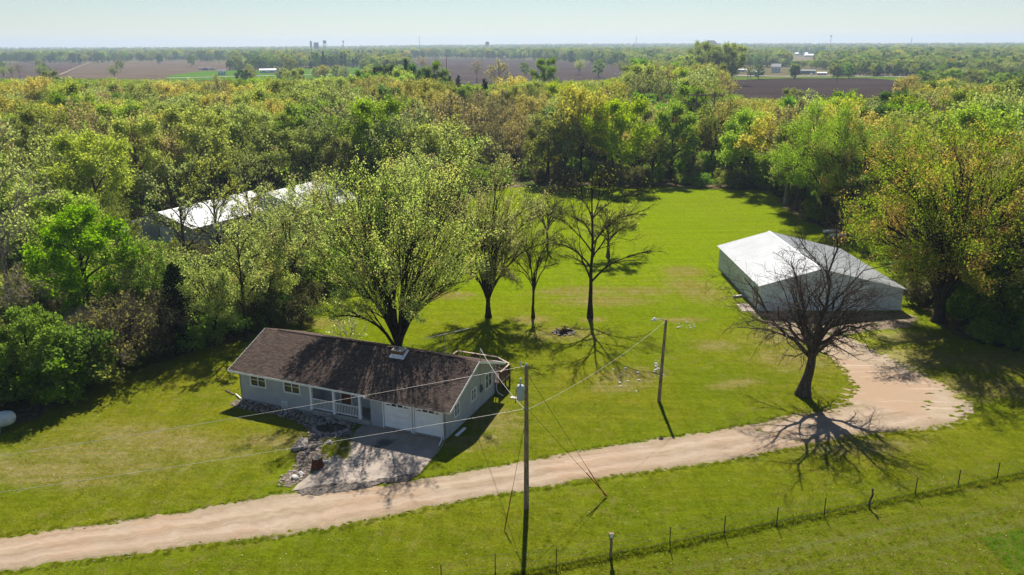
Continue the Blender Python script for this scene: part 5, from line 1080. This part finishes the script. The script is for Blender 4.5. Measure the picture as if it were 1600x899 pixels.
def zone(x, y):
    u = PX(x, y, 8)[0]
    if y < 150 and x < -20: return 'in the tree belt beyond the left metal sheds' if y > 125 else ('left of the grey metal shed' if x < -57 else 'between the grey metal shed and the house')
    if y < 150 and x > 20: return 'in the woods right of the white shed'
    if y < 195: return 'in the wood edge left of the meadow' if u < 740 else ('along the far edge of the mown meadow' if u < 1230 else 'behind the trees right of the white shed')
    if u < 300: return 'deep in the woods at far left'
    if u < 700: return 'in the woods behind the white-roofed sheds'
    if u < 900: return 'in the woods round the pale woodland road'
    if u < 1180: return 'in the woods beyond the meadow'
    return 'in the woods in front of the dark ploughed field'
COLS = [(90, 'at the left picture edge'), (200, 'above the propane tank corner'), (300, 'above the grey shed gable'), (430, 'above the long white shed roof'), (545, 'above the second white roof'), (700, 'above the largest maple'), (790, 'above the second maple'), (870, 'above the forked tree'),
        (985, 'above the tall sparse tree'), (1090, 'above the lamp pole'), (1200, 'above the open meadow'), (1330, 'above the white metal shed'), (1480, 'above the gravel turnaround'), (9999, 'at the right picture edge')]
def colname(x, y):
    u = PX(x, y, 8)[0]; return next(n for c, n in COLS if u < c)
def rowname(x, y):
    if y < 104: return 'in the nearest belt'
    if y < 150: return 'beside the sheds' if x < 0 else 'in the near woods'
    if y < 195: return 'in the wood edge'
    if y < 250: return 'in the middle woods'
    if y < 330: return 'deep in the woods'
    return 'at the far rim'
cells = {}
for i in sorted(NEAR): cells.setdefault((woods[i][2], rowname(*woods[i][:2]), colname(*woods[i][:2])), []).append(i)
ORD = ['first', 'second', 'third', 'fourth', 'fifth', 'sixth', 'seventh', 'eighth', 'ninth', 'tenth']
for (k, row, colm), ids in cells.items():
    ids.sort(key=lambda i: woods[i][1]); mk, lf, bk, look = KINDS[k]
    if len(ids) > 3: ids.sort(key=lambda i: PX(woods[i][0], woods[i][1], 8)[0])
    for n_, i in enumerate(ids):
        x, y, k, s, rz = woods[i]
        pre = '' if len(ids) == 1 else (['nearer ', 'farther '][n_] if len(ids) == 2 else (['nearest ', 'middle ', 'farthest '][n_] if len(ids) == 3 else ORD[min(n_, 9)] + ' from left '))
        put_tree({'pine': 'conifer_tree', 'bare': 'bare_tree', 'gold': 'oak_tree'}.get(k, 'broadleaf_tree'), TM[mk], (x, y, 0), pre + look + ' ' + row + ', ' + colm, group='woodland trees ' + row, leaf=M[lf], bark=M[bk], s=(s, s, s * (0.9 + .25 * ((i * 37) % 10) / 10)), rz=rz)

# far trees and undergrowth: one mass each, scattered by geometry nodes
def proto(mk, lf, bk):
    w, l = TM[mk]; k = len(w.vertices); V1 = np.empty(k * 3, np.float32); w.vertices.foreach_get('co', V1); V2 = np.empty(len(l.vertices) * 3, np.float32); l.vertices.foreach_get('co', V2)
    def quads(me): q = np.empty(len(me.loops), np.int32); me.loops.foreach_get('vertex_index', q); return q.reshape(-1, 4)
    q1, q2 = quads(w), quads(l) + k; tn = np.empty(len(l.vertices), np.float32); l.attributes['tint'].data.foreach_get('value', tn)
    me = np_mesh('forest_tree', np.concatenate([V1.reshape(-1, 3), V2.reshape(-1, 3)]), np.concatenate([q1, q2]), attr={'tint': np.concatenate([np.zeros(k, np.float32), tn])})
    me.materials.append(M[bk]); me.materials.append(M[lf]); mi = np.zeros(len(q1) + len(q2), np.int32); mi[len(q1):] = 1; me.polygons.foreach_set('material_index', mi); return bpy.data.objects.new('forest_tree', me)
def scatter(name, pts, protos, label=None, cat=None):
    """pts: x y z scale rz index"""
    col = bpy.data.collections.new(name + '_sources')
    for i, o in enumerate(protos): o.name = '%s_%02d' % (name, i); col.objects.link(o)
    A = np.array(pts, np.float32); me = bpy.data.meshes.new(name); me.vertices.add(len(A)); me.vertices.foreach_set('co', A[:, :3].ravel().astype(np.float32))
    for nm, c in (('size', 3), ('turn', 4)): at = me.attributes.new(nm, 'FLOAT', 'POINT'); at.data.foreach_set('value', np.ascontiguousarray(A[:, c]))
    at = me.attributes.new('which', 'INT', 'POINT'); at.data.foreach_set('value', A[:, 5].astype(np.int32))
    o = bpy.data.objects.new(name, me); COL.objects.link(o); tag(o, label, cat, kind='stuff')
    ng = bpy.data.node_groups.new(name, 'GeometryNodeTree'); ng.interface.new_socket('Geometry', in_out='INPUT', socket_type='NodeSocketGeometry'); ng.interface.new_socket('Geometry', in_out='OUTPUT', socket_type='NodeSocketGeometry')
    N = ng.nodes; gi, go = N.new('NodeGroupInput'), N.new('NodeGroupOutput'); ip = N.new('GeometryNodeInstanceOnPoints'); ci = N.new('GeometryNodeCollectionInfo'); ci.inputs[0].default_value = col; ci.inputs['Separate Children'].default_value = True; ci.inputs['Reset Children'].default_value = True
    def na(nm, ty): a = N.new('GeometryNodeInputNamedAttribute'); a.data_type = ty; a.inputs[0].default_value = nm; return a.outputs[0]
    cx = N.new('ShaderNodeCombineXYZ'); ng.links.new(na('turn', 'FLOAT'), cx.inputs[2]); ng.links.new(gi.outputs[0], ip.inputs['Points']); ng.links.new(ci.outputs[0], ip.inputs['Instance']); ip.inputs['Pick Instance'].default_value = True
    ng.links.new(na('which', 'INT'), ip.inputs['Instance Index']); ng.links.new(cx.outputs[0], ip.inputs['Rotation']); ng.links.new(na('size', 'FLOAT'), ip.inputs['Scale']); ng.links.new(ip.outputs[0], go.inputs[0])
    md = o.modifiers.new('scatter', 'NODES'); md.node_group = ng; return o
keys = ['olive', 'green', 'gold', 'lime', 'pale', 'bare', 'tan', 'dark', 'pine', 'sparse']; kidx = {k: i for i, k in enumerate(keys)}
pts = [(w[0], w[1], terr(w[0], w[1]), w[3], w[4], kidx[w[2]]) for i, w in enumerate(woods) if i not in NEAR]
fo = [fpoly[k] for k in fpoly]
fp_all = []
r = 415.0; cnt = 0
while r < 6900:
    s = max(8.0, r * .0105); n = int(1.5 * r / s); th = rg.uniform(-.75, .75, n); rr = r + rg.uniform(-.5, .5, n) * s * 1.2; fp_all.append(np.stack([np.sin(th) * rr, np.cos(th) * rr, np.full(n, s)], 1)); r += s
A = np.concatenate(fp_all); bad = np.zeros(len(A), bool)
for p in fo: bad |= inside(p, A[:, 0], A[:, 1])
OPEN = [P2(q) for q in ([(1122, 124), (1300, 123), (1300, 110), (1230, 105.5), (1130, 108)], [(0, 122), (262, 126), (262, 119), (93, 121)], [(262, 130), (566, 126), (566, 120), (262, 120)], [(1330, 125), (1700, 145), (1700, 127), (1330, 119)], [(1170, 92), (1340, 93), (1340, 87.5), (1170, 86.5)])]
for p in OPEN: bad |= inside(p, A[:, 0], A[:, 1])
cl = np.sin(A[:, 0] * .012 + 2) * np.cos(A[:, 1] * .009) + .6 * np.sin(A[:, 0] * .031 + A[:, 1] * .02)
rad = np.hypot(A[:, 0], A[:, 1]); bad |= (rad < 900) & (A[:, 0] < -60) & (rad > 560) & (rg.random(len(A)) < .5)
A = A[~bad]; Z = npterr(A[:, 0], A[:, 1]); pw_ = np.array([2.2, 3.2, .15, .2, 1.2, .4, .2, 4.0, .4, .5]); pw_ /= pw_.sum(); wh = rg.choice(10, len(A), p=pw_)
for a, z, k in zip(A, Z, wh):
    s = rg.uniform(.65, 1.1) * max(.85, min(1.5, a[2] / 14 + .3))
    if a[1] < 2600: s = fit_size(a[0], a[1], KH[keys[k]], s)
    if s: pts.append((a[0], a[1], z, s, rg.uniform(0, 6.28), k))
scatter('distant_woods', pts, [proto(*KINDS[k][:3]) for k in keys], 'distant woods and tree lines running to the horizon', 'woods')
# undergrowth below the trees
ug = []
for _ in range(5200):
    y = 60 + 300 * rg.random() ** 1.2; x = rg.uniform(-1, 1) * (y * .72 + 12)
    ug.append((x, y))
U_ = np.array(ug); ok = ~inside(CLEAR, U_[:, 0], U_[:, 1]); pts = []
for (x, y), o in zip(U_, ok):
    if not o or (-60 < x < -38 and 106 < y < 137) or (-47 < x < -24 and 120 < y < 143) or lane_d(x, y) < 3: continue
    if 22 < x < 46 and y < 104: continue
    if x < -30 and y < 112 and rg.random() < .55: continue
    pts.append((x, y, -.1, rg.uniform(.35, .95), rg.uniform(0, 6.28), int(rg.choice(3, p=[.4, .35, .25]))))
scatter('undergrowth', pts, [proto('wU', 'lf_green', 'bark'), proto('wU', 'lf_brush', 'bark'), proto('wU', 'lf_olive', 'bark')], 'bushes and saplings growing under the woodland trees', 'undergrowth')
# ------------------------------------------------------------------ grass tufts near the camera, scattered
def tuft_patch(seed, size, n, h, w):
    q = np.random.default_rng(seed); c = q.uniform(-size / 2, size / 2, (n, 2)); a = q.uniform(0, 6.28, n); hh = h * q.uniform(.5, 1.3, n); ln = q.normal(size=(n, 2)) * h * .9; ww = w * q.uniform(.6, 1.3, n)
    d = np.stack([np.cos(a), np.sin(a)], 1) * ww[:, None] / 2
    V = np.zeros((n, 3, 3)); V[:, 0, :2] = c - d; V[:, 1, :2] = c + d; V[:, 2, :2] = c + ln; V[:, 2, 2] = hh; V[:, :2, 2] = -.01
    me = np_mesh('tufts', V.reshape(-1, 3), None, np.arange(3 * n).reshape(-1, 3), attr={'tint': np.repeat(q.random(n) * .5, 3)}); me.materials.append(M['blade']); return bpy.data.objects.new('tufts', me)
road_poly = [Vector(U[i]) for i in range(0, NR, 6)] + [Vector(Lw[i]) for i in range(NR - 1, -1, -6)]
blocked = [road_poly, [Vector((p.x, p.y, 0)) for p in drive], yard, bed, bed2, [HL(-.1, -.1), HL(W + .1, -.1), HL(W + .1, D + .1), HL(-.1, D + .1)]]
rg = np.random.default_rng(77); pts = []
gx, gy = np.meshgrid(np.arange(-60, 72, 1.0), np.arange(33, 168, 1.0)); gx = gx.ravel() + rg.uniform(-.3, .3, gx.size); gy = gy.ravel() + rg.uniform(-.3, .3, gy.size)
ok = inside(CLEAR, gx, gy) & (np.abs(gx) < gy * .68 + 5)
for p in blocked:
    for dx, dy in ((0, 0), (.45, .45), (-.45, .45), (.45, -.45), (-.45, -.45)): ok &= ~inside(p, gx + dx, gy + dy)
for x, y in zip(gx[ok], gy[ok]): pts.append((x, y, 0, rg.uniform(.75, 1.15), rg.integers(4) * PI / 2 + rg.uniform(-.3, .3), rg.integers(2)))
scatter('lawn_grass', pts, [tuft_patch(1, 1.3, 420, .042, .05), tuft_patch(2, 1.3, 420, .055, .045)], 'short mown grass of the lawns', 'grass')
pts = []
def along(a, b, step, spread, lo, hi, idx):
    a, b = Vector(a), Vector(b); L = (b - a).length; d = (b - a) / L; s = 0
    while s < L: p = a + d * s; pts.append((p.x - d.y * rg.normal() * spread, p.y + d.x * rg.normal() * spread, 0, rg.uniform(lo, hi), rg.uniform(0, 6.28), idx)); s += step
along(G(800, 901), G(1700, 722), .12, .10, .7, 1.5, 0)
for i in range(10, NR - 4, 1):
    for e, o in ((U[i], eu[i]), (Lw[i], el[i])):
        if e is U[i] and PX(e.x, e.y, 0)[0] > 445 and PX(e.x, e.y, 0)[0] < 662: continue
        if rg.random() < .8:
            d = (U[i] - Lw[i]).normalized() * (1 if e is U[i] else -1); p = e + d * (rg.uniform(-.05, .5)) ; pts.append((p.x, p.y, 0, rg.uniform(.35, .8), rg.uniform(0, 6.28), 0))
for poly in (bed, yard, [Vector((p.x, p.y, 0)) for p in drive]):
    for a, b in zip(poly, poly[1:] + poly[:1]):
        q = PX((a.x + b.x) / 2, (a.y + b.y) / 2, 0)
        if (b - a).length < 9 and not (445 < q[0] < 660 and q[1] > 738): along(a, b, .35, .15, .3, .7, 0)
for _ in range(90):
    p = G(rg.uniform(505, 545), rg.uniform(688, 716)); pts.append((p.x, p.y, 0, rg.uniform(.5, 1.1), rg.uniform(0, 6), 0))
for _ in range(260):                                             # taller seed heads in the rough lower strip
    p = G(rg.uniform(820, 1640), rg.uniform(800, 899)); pts.append((p.x, p.y, 0, rg.uniform(.3, .55), rg.uniform(0, 6), 0))
scatter('rough_grass', pts, [tuft_patch(5, .42, 70, .24, .028)], 'taller rough grass along the fence and the lane edges', 'grass')
GV = []; GF = []
def grass_blob(p, r):
    k = len(GV); n_ = 14; ph = rg.uniform(0, 6, 3)
    GV.append((p.x, p.y, .075))
    for j in range(n_):
        a = j / n_ * 2 * PI; q_ = r * (1 + .35 * math.sin(2 * a + ph[0]) + .25 * math.sin(3 * a + ph[1]) + .15 * math.sin(7 * a + ph[2])); GV.append((p.x + q_ * math.cos(a) * 1.5, p.y + q_ * math.sin(a) * .8, .004))
    for j in range(n_): GF.append((k, k + 1 + j, k + 1 + (j + 1) % n_))
def fringe(a, b, step, spread, lo, hi):
    a, b = Vector(a), Vector(b); L = (b - a).length; d = (b - a) / max(L, 1e-6); s = rg.uniform(0, step)
    while s < L: q_ = a + d * s; grass_blob(Vector((q_.x - d.y * rg.normal() * spread, q_.y + d.x * rg.normal() * spread, 0)), rg.uniform(lo, hi)); s += step * rg.uniform(.4, 1.6)
for a, b in zip(yard, yard[1:] + yard[:1]):
    q = PX((a.x + b.x) / 2, (a.y + b.y) / 2, 0)
    if q[1] > 495 and not (q[1] > 655 and q[0] < 1500): fringe(a, b, .30, .45, .06, .26)
for e in (U, Lw):
    for i in range(10, NR - 9, 8):
        q = PX(e[i].x, e[i].y, 0)
        if e is U and (440 < q[0] < 668 or q[0] > 1190): continue
        if e is Lw and q[0] > 1480: continue
        fringe(e[i], e[i + 8], 1.1, .14, .06, .20)
for _ in range(14): grass_blob(G(rg.uniform(1440, 1530), rg.uniform(610, 655)), rg.uniform(.1, .3))
tag(link('grass_fringe', np_mesh('grass_fringe', GV, None, GF), M['ground']), 'ragged tongues of grass creeping over the gravel edges', 'grass', kind='stuff')
pts = []
rg2 = random.Random(5)
for _ in range(450):                                            # dandelions and pale specks in the lawn
    u, v = rg2.uniform(0, 1600), rg2.uniform(520, 899); p = G(u, v)
    if inside(CLEAR, [p.x], [p.y])[0] and not any(inside(q, [p.x], [p.y])[0] for q in blocked): pts.append((p.x, p.y, .06, rg2.uniform(.4, .8), rg2.uniform(0, 6), 0))
dm = MB().lathe([(0, .02), (.035, .015), (.05, 0)], (0, 0, 0), 6).mesh('flower'); dm.materials.append(simple('dandelion', (.55, .52, .25), .8)); scatter('dandelions', pts, [bpy.data.objects.new('flower', dm)], 'small pale dandelion heads dotted through the lawn', 'flowers')
# ------------------------------------------------------------------ buildings and masts in the distance
def far_house(u, v, w, d, h, rh, wall, roof, label, cat='house', name='farm_house', rz=0.0, wins=3, hip=0.0):
    p = G(u, v); e = empty(name, (p.x, p.y, terr(p.x, p.y)), rz - math.atan2(p.x, p.y), label, cat)
    MB().box(-w / 2, w / 2, 0, d, 0, h).slab([(-w / 2, 0.004, h), (-w / 2, d - .004, h), (-w / 2, d / 2, h + rh)], (.01, 0, 0)).build('wall', wall, e)
    b = MB(); o = .05 * w if w < 14 else .6; hx = w * hip
    b.add([(-w / 2 - o, -o, h + .02), (w / 2 + o, -o, h + .02), (w / 2 + o - hx, d / 2, h + rh), (-w / 2 - o + hx, d / 2, h + rh), (-w / 2 - o, d + o, h + .02), (w / 2 + o, d + o, h + .02)], [(0, 1, 2, 3), (3, 2, 5, 4), (0, 3, 4), (1, 5, 2), (0, 4, 5, 1)]); b.build('roof', roof, e)
    for i in range(wins):
        x = -w / 2 + (i + .5) * w / wins; f = MB().box(x - w * .07, x + w * .07, -.15, -.02, h * .35, h * .75).build('window', M['white'], e); MB().box(x - w * .055, x + w * .055, -.2, -.151, h * .39, h * .71).build('pane', M['glass'], f)
    return e
MW, MG, MBl = simple('far_white', (.78, .79, .80), .6), simple('far_grey', (.30, .32, .34), .7), simple('far_blue', (.34, .42, .50), .6)
RW, RG, RB = simple('roof_white', (.86, .87, .88), .5), simple('roof_grey', (.16, .17, .19), .7), simple('roof_brown', (.22, .105, .075), .8)
for a in [
 (1161, 113, 10, 5, 2.6, .7, MW, RW, 'small white roofed trailer left end of the farmyard beyond the dark field', 'trailer'),
 (1180, 118, 15, 9, 3.2, 1.6, MBl, RG, 'low blue-grey barn beyond the dark ploughed field', 'barn'),
 (1212, 114, 9, 11, 6, 3, MW, RG, 'two-storey white house beside a tree beyond the dark field', 'house'),
 (1254, 116, 23, 7, 3.2, 1, MG, RG, 'long grey mobile home beyond the dark ploughed field', 'house'),
 (1284, 118, 8, 4, 2.2, .8, MW, RW, 'small white shed at the right end of the farmyard', 'shed'),
 (1173, 88.5, 42, 16, 6, 3, MW, RW, 'long pale building far behind the farmyard', 'building'),
 (1207, 88, 38, 20, 9, 3, MBl, RW, 'blue-grey hall right of the long pale building', 'building'),
 (1252, 86.5, 32, 12, 4, 3, MW, RW, 'white-roofed building above the pale stubble field', 'building'),
 (1266, 89.5, 26, 10, 4, 3, MW, RW, 'second white-roofed building above the pale stubble field', 'building'),
 (1326, 88.5, 24, 14, 5, 4, MW, RW, 'white roof at the right end of the pale stubble field', 'building'),
 (809, 91, 20, 12, 7, 4, MBl, RG, 'blue house at the far edge of the grey ploughed field', 'house'),
 (819, 90.5, 12, 9, 3, 2, MW, RW, 'white garage right of the blue far house', 'garage'),
 (785, 91.5, 16, 8, 3, 1.6, MW, RW, 'low white building left of the blue far house', 'building'),
 (831, 88, 10, 8, 3, 2, MW, RW, 'tiny white shed right of the blue far house', 'shed'),
 (1008, 79.5, 70, 30, 10, 5, MW, RW, 'white roof among far trees below the tall mast', 'building'),
 (1027, 102, 22, 7, 3, .8, MW, RG, 'dark-roofed white building at the end of the grey field', 'building'),
 (425, 114.5, 26, 9, 3.4, 1.4, MW, RW, 'long white shed left of the green crop field', 'shed'),
 (511, 88, 40, 20, 6, 3, MW, RW, 'white roof in the tree line under the grain elevator', 'building'),
 (347, 118, 8, 6, 4, 2.2, MW, RG, 'small white house at the edge of the county road', 'house'),
 (340, 88.5, 60, 20, 6, 3, MW, RW, 'long white roofs in the far tree line at left', 'building'),
 (1300, 92, 14, 8, 3, 2, MG, RG, 'grey shed in the middle of the pale stubble field edge', 'shed'),
 (1500, 92, 16, 9, 3, 3, MW, RG, 'small white house among trees at far right', 'house'),
 (598, 76.5, 60, 30, 14, 2, MG, RG, 'grey block of a building on the horizon', 'building')]:
    far_house(*a)
p_ = G(1108, 84); far_house(1110, 82, 64, 40, 22, 19, simple('far_brick', (.25, .13, .1), .8), RB, 'large reddish-brown roofed building on the horizon', 'building', 'large_building', hip=.32)
for i, (u, v, c) in enumerate([(315, 110, MW), (321, 110.5, RG), (327, 109.5, MW), (1268, 118, MW), (333, 110, MBl)]):
    p = G(u, v); e = empty('parked_truck' if i < 3 else 'parked_car', p, .4 * i, ['white truck at the left end of the vehicles by the tan field', 'dark truck second from left among vehicles by the tan field', 'white truck third among the vehicles by the tan field', 'white car beside the grey mobile home', 'blue truck at the right end of the vehicles by the tan field'][i], 'truck' if i != 3 else 'car')
    MB().slab([(-4, -1.2, .6), (4, -1.2, .6), (4, -1.2, 1.5), (2.6, -1.2, 1.7), (1.8, -1.2, 2.9), (-3.8, -1.2, 2.9)] if i != 3 else [(-2.2, -.9, .4), (2.2, -.9, .4), (2.2, -.9, .95), (1.2, -.9, 1.05), (.6, -.9, 1.5), (-1.6, -.9, 1.5), (-2.2, -.9, 1.0)], (0, 2.2, 0)).build('body', c, e)
    for x in (-2.4, 2.4): MB().tube([(x * (1 if i != 3 else .6), -1.25, .5), (x * (1 if i != 3 else .6), 1.1, .5)], .5, 10).build('wheel', M['darkwire'], e)
ML = simple('lattice', (.22, .23, .25), .6)
def at_depth(u, dist, vtop):
    p = YP(u, vtop, dist); g = terr(p.x, p.y); return Vector((p.x, p.y, g)), p.z - g
for u, vt, lb in [(655, 56, 'thin radio mast above the tree line left of centre'), (994.5, 56, 'tall radio mast right of centre on the horizon'), (1299, 55, 'radio mast with a head piece above the far right trees'), (1425, 59, 'thin radio mast farthest right on the horizon')]:
    p, h = at_depth(u, 3200, vt); e = empty('radio_mast', p, 0, lb, 'mast'); b = MB()
    for k in range(3): a = k * 2.094; b.tube([(.9 * math.cos(a), .9 * math.sin(a), 0), (.9 * math.cos(a), .9 * math.sin(a), h)], .32, 4)
    n = int(h / 3)
    for i in range(n):
        for k in range(3): a, c = k * 2.094, (k + 1) * 2.094; b.tube([(.9 * math.cos(a), .9 * math.sin(a), i * 3), (.9 * math.cos(c), .9 * math.sin(c), i * 3 + 3)], .12, 3)
    b.build('lattice', ML, e)
    if u == 1299: MB().box(-4, 4, -.4, .4, h - 6, h - 4).box(-3, 3, -.4, .4, h - 2, h).build('antenna_panel', ML, e)
def water_tower(u, dist, vt, r, label, legs=True, col=None):
    p, h = at_depth(u, dist, vt); e = empty('water_tower', p, 0, label, 'water tower'); c = col or MG
    MB().lathe([(0, h), (r * .5, h - r * .25), (r, h - r * .6), (r, h - r * 1.6), (r * .55, h - r * 2.1), (0, h - r * 2.2)], (0, 0, 0), 18).build('tank', c, e)
    for k in range(6 if legs else 1):
        a = k * PI / 3; q = r * .85 if legs else 0; MB().tube([(q * 1.1 * math.cos(a), q * 1.1 * math.sin(a), 0), (q * math.cos(a), q * math.sin(a), h - r * 1.5)], .5 if legs else r * .28, 8).build('leg', c, e)
    return e
water_tower(507, 2900, 62.5, 5.6, 'dark tanked water tower right of the grain elevator'); water_tower(761.5, 3000, 64.5, 6.8, 'wide water tower on the horizon near the centre')
p, h = at_depth(489, 2900, 64); e = empty('grain_elevator', p, 0, 'grey concrete grain elevator on the left horizon', 'grain elevator')
for i, (x, r, hh) in enumerate([(-8, 3.6, .92), (5, 4, .80), (10, 4, .80), (15, 4, .80)]): MB().lathe([(r, 0), (r, h * hh), (r * .8, h * hh + 1), (0, h * hh + 1)], (x, 0, 0), 14).build('silo', MG, e)
MB().box(-10.5, -5.5, -3, 3, h * .9, h).box(2, 18, -2, 2, h * .81, h * .88).build('headhouse', MG, e)
p, h = at_depth(536, 2900, 63); e = empty('signal_tower', p, 0, 'small tower with a dish on the left horizon', 'tower'); MB().tube([(0, 0, 0), (0, 0, h)], .9, 6).box(-2.5, 2.5, -1, 1, h - 8, h - 3).build('mast', ML, e); MB().lathe([(0, 0), (4, 2), (4.2, 2.4), (0, .5)], (-4, 0, h - 20), 12).build('dish', ML, e)
# transmission line beyond the woods at the right, single poles in the fields
def hpole(name, u, vb, vt, y, label, cross=True):
    p = YP(u, vt, y); h = p.z; e = empty(name, (p.x, p.y, 0), -math.atan2(p.x, p.y), label, 'utility pole')
    xs_ = (-2.2, 2.2) if cross else (0,)
    for x in xs_: MB().tube([(x, 0, 0), (x, 0, h)], [.28, .2], 8).build('pole', M['polewood'], e)
    if cross:
        MB().bar((-4.6, 0, h - .9), (4.6, 0, h - .9), .25, .35).build('crossarm', M['polewood'], e)
        for x in (-4.2, 0, 4.2): MB().lathe([(.08, h - 1.0), (.14, h - 1.4), (.08, h - 1.8), (0, h - 1.9)], (x, 0, 0), 6).build('insulator', M['darkwire'], e)
    else: MB().bar((-1.2, 0, h - .7), (1.2, 0, h - .7), .18, .2).build('crossarm', M['polewood'], e)
    return e
H1 = hpole('h_frame_pole', 1103, 0, 143, 205, 'dark H-frame transmission pole rising out of the woods beyond the meadow'); H2 = hpole('h_frame_pole', 1232, 0, 178, 190, 'H-frame transmission pole hidden among the right woods')
H0 = hpole('h_frame_pole', 560, 0, 118, 420, 'H-frame transmission pole far left behind the dark pines')
for k, x in enumerate((-4.2, 0, 4.2)):
    ws = []
    for e in (H0, H1, H2):
        h = e.children[0].dimensions.z; zt = max(v_[2] for v_ in [(0, 0, 0)] ); R_ = Matrix.Rotation(e.rotation_euler.z, 3, 'Z'); hh = max(v.co.z for v in e.children[0].data.vertices) - 1.9; ws.append(e.location + R_ @ Vector((x, 0, 0)) + Vector((0, 0, hh)))
    wire('transmission_wire', sag(ws[0], ws[1], 3.2, 30) + sag(ws[1], ws[2], .6, 14)[1:], .03, ('left', 'middle', 'right')[k] + ' of three thin wires strung between the H-frame poles', 'transmission wires', M['strand'])
for i, (u, vt, y, lb) in enumerate([(697, 86, 560, 'dark single pole at the left end of the grey ploughed field'), (792, 97, 520, 'dark single pole in front of the grey ploughed field'), (566, 80, 900, 'utility pole left of the far farm road'), (594, 82, 950, 'utility pole beside the far farm road'), (1310, 105, 620, 'light pole in the tree line beyond the dark field')]):
    hpole('utility_pole', u, 0, vt, y, lb, False)
# ------------------------------------------------------------------ haze
hz = MB().box(-9800, 9800, -400, 9900, -1.5, 108).build('haze', None); hm = bpy.data.materials.new('haze'); hm.use_nodes = True; hn = hm.node_tree; hn.nodes.remove(hn.nodes['Principled BSDF'])
vol = hn.nodes.new('ShaderNodeVolumePrincipled'); vol.inputs['Color'].default_value = (.62, .77, .98, 1); vol.inputs['Density'].default_value = HAZE; vol.inputs['Anisotropy'].default_value = 0.2
hn.links.new(vol.outputs[0], hn.nodes['Material Output'].inputs['Volume']); hz.data.materials.append(hm); tag(hz, kind='stuff', label='thin blue haze in the distance', cat='haze')
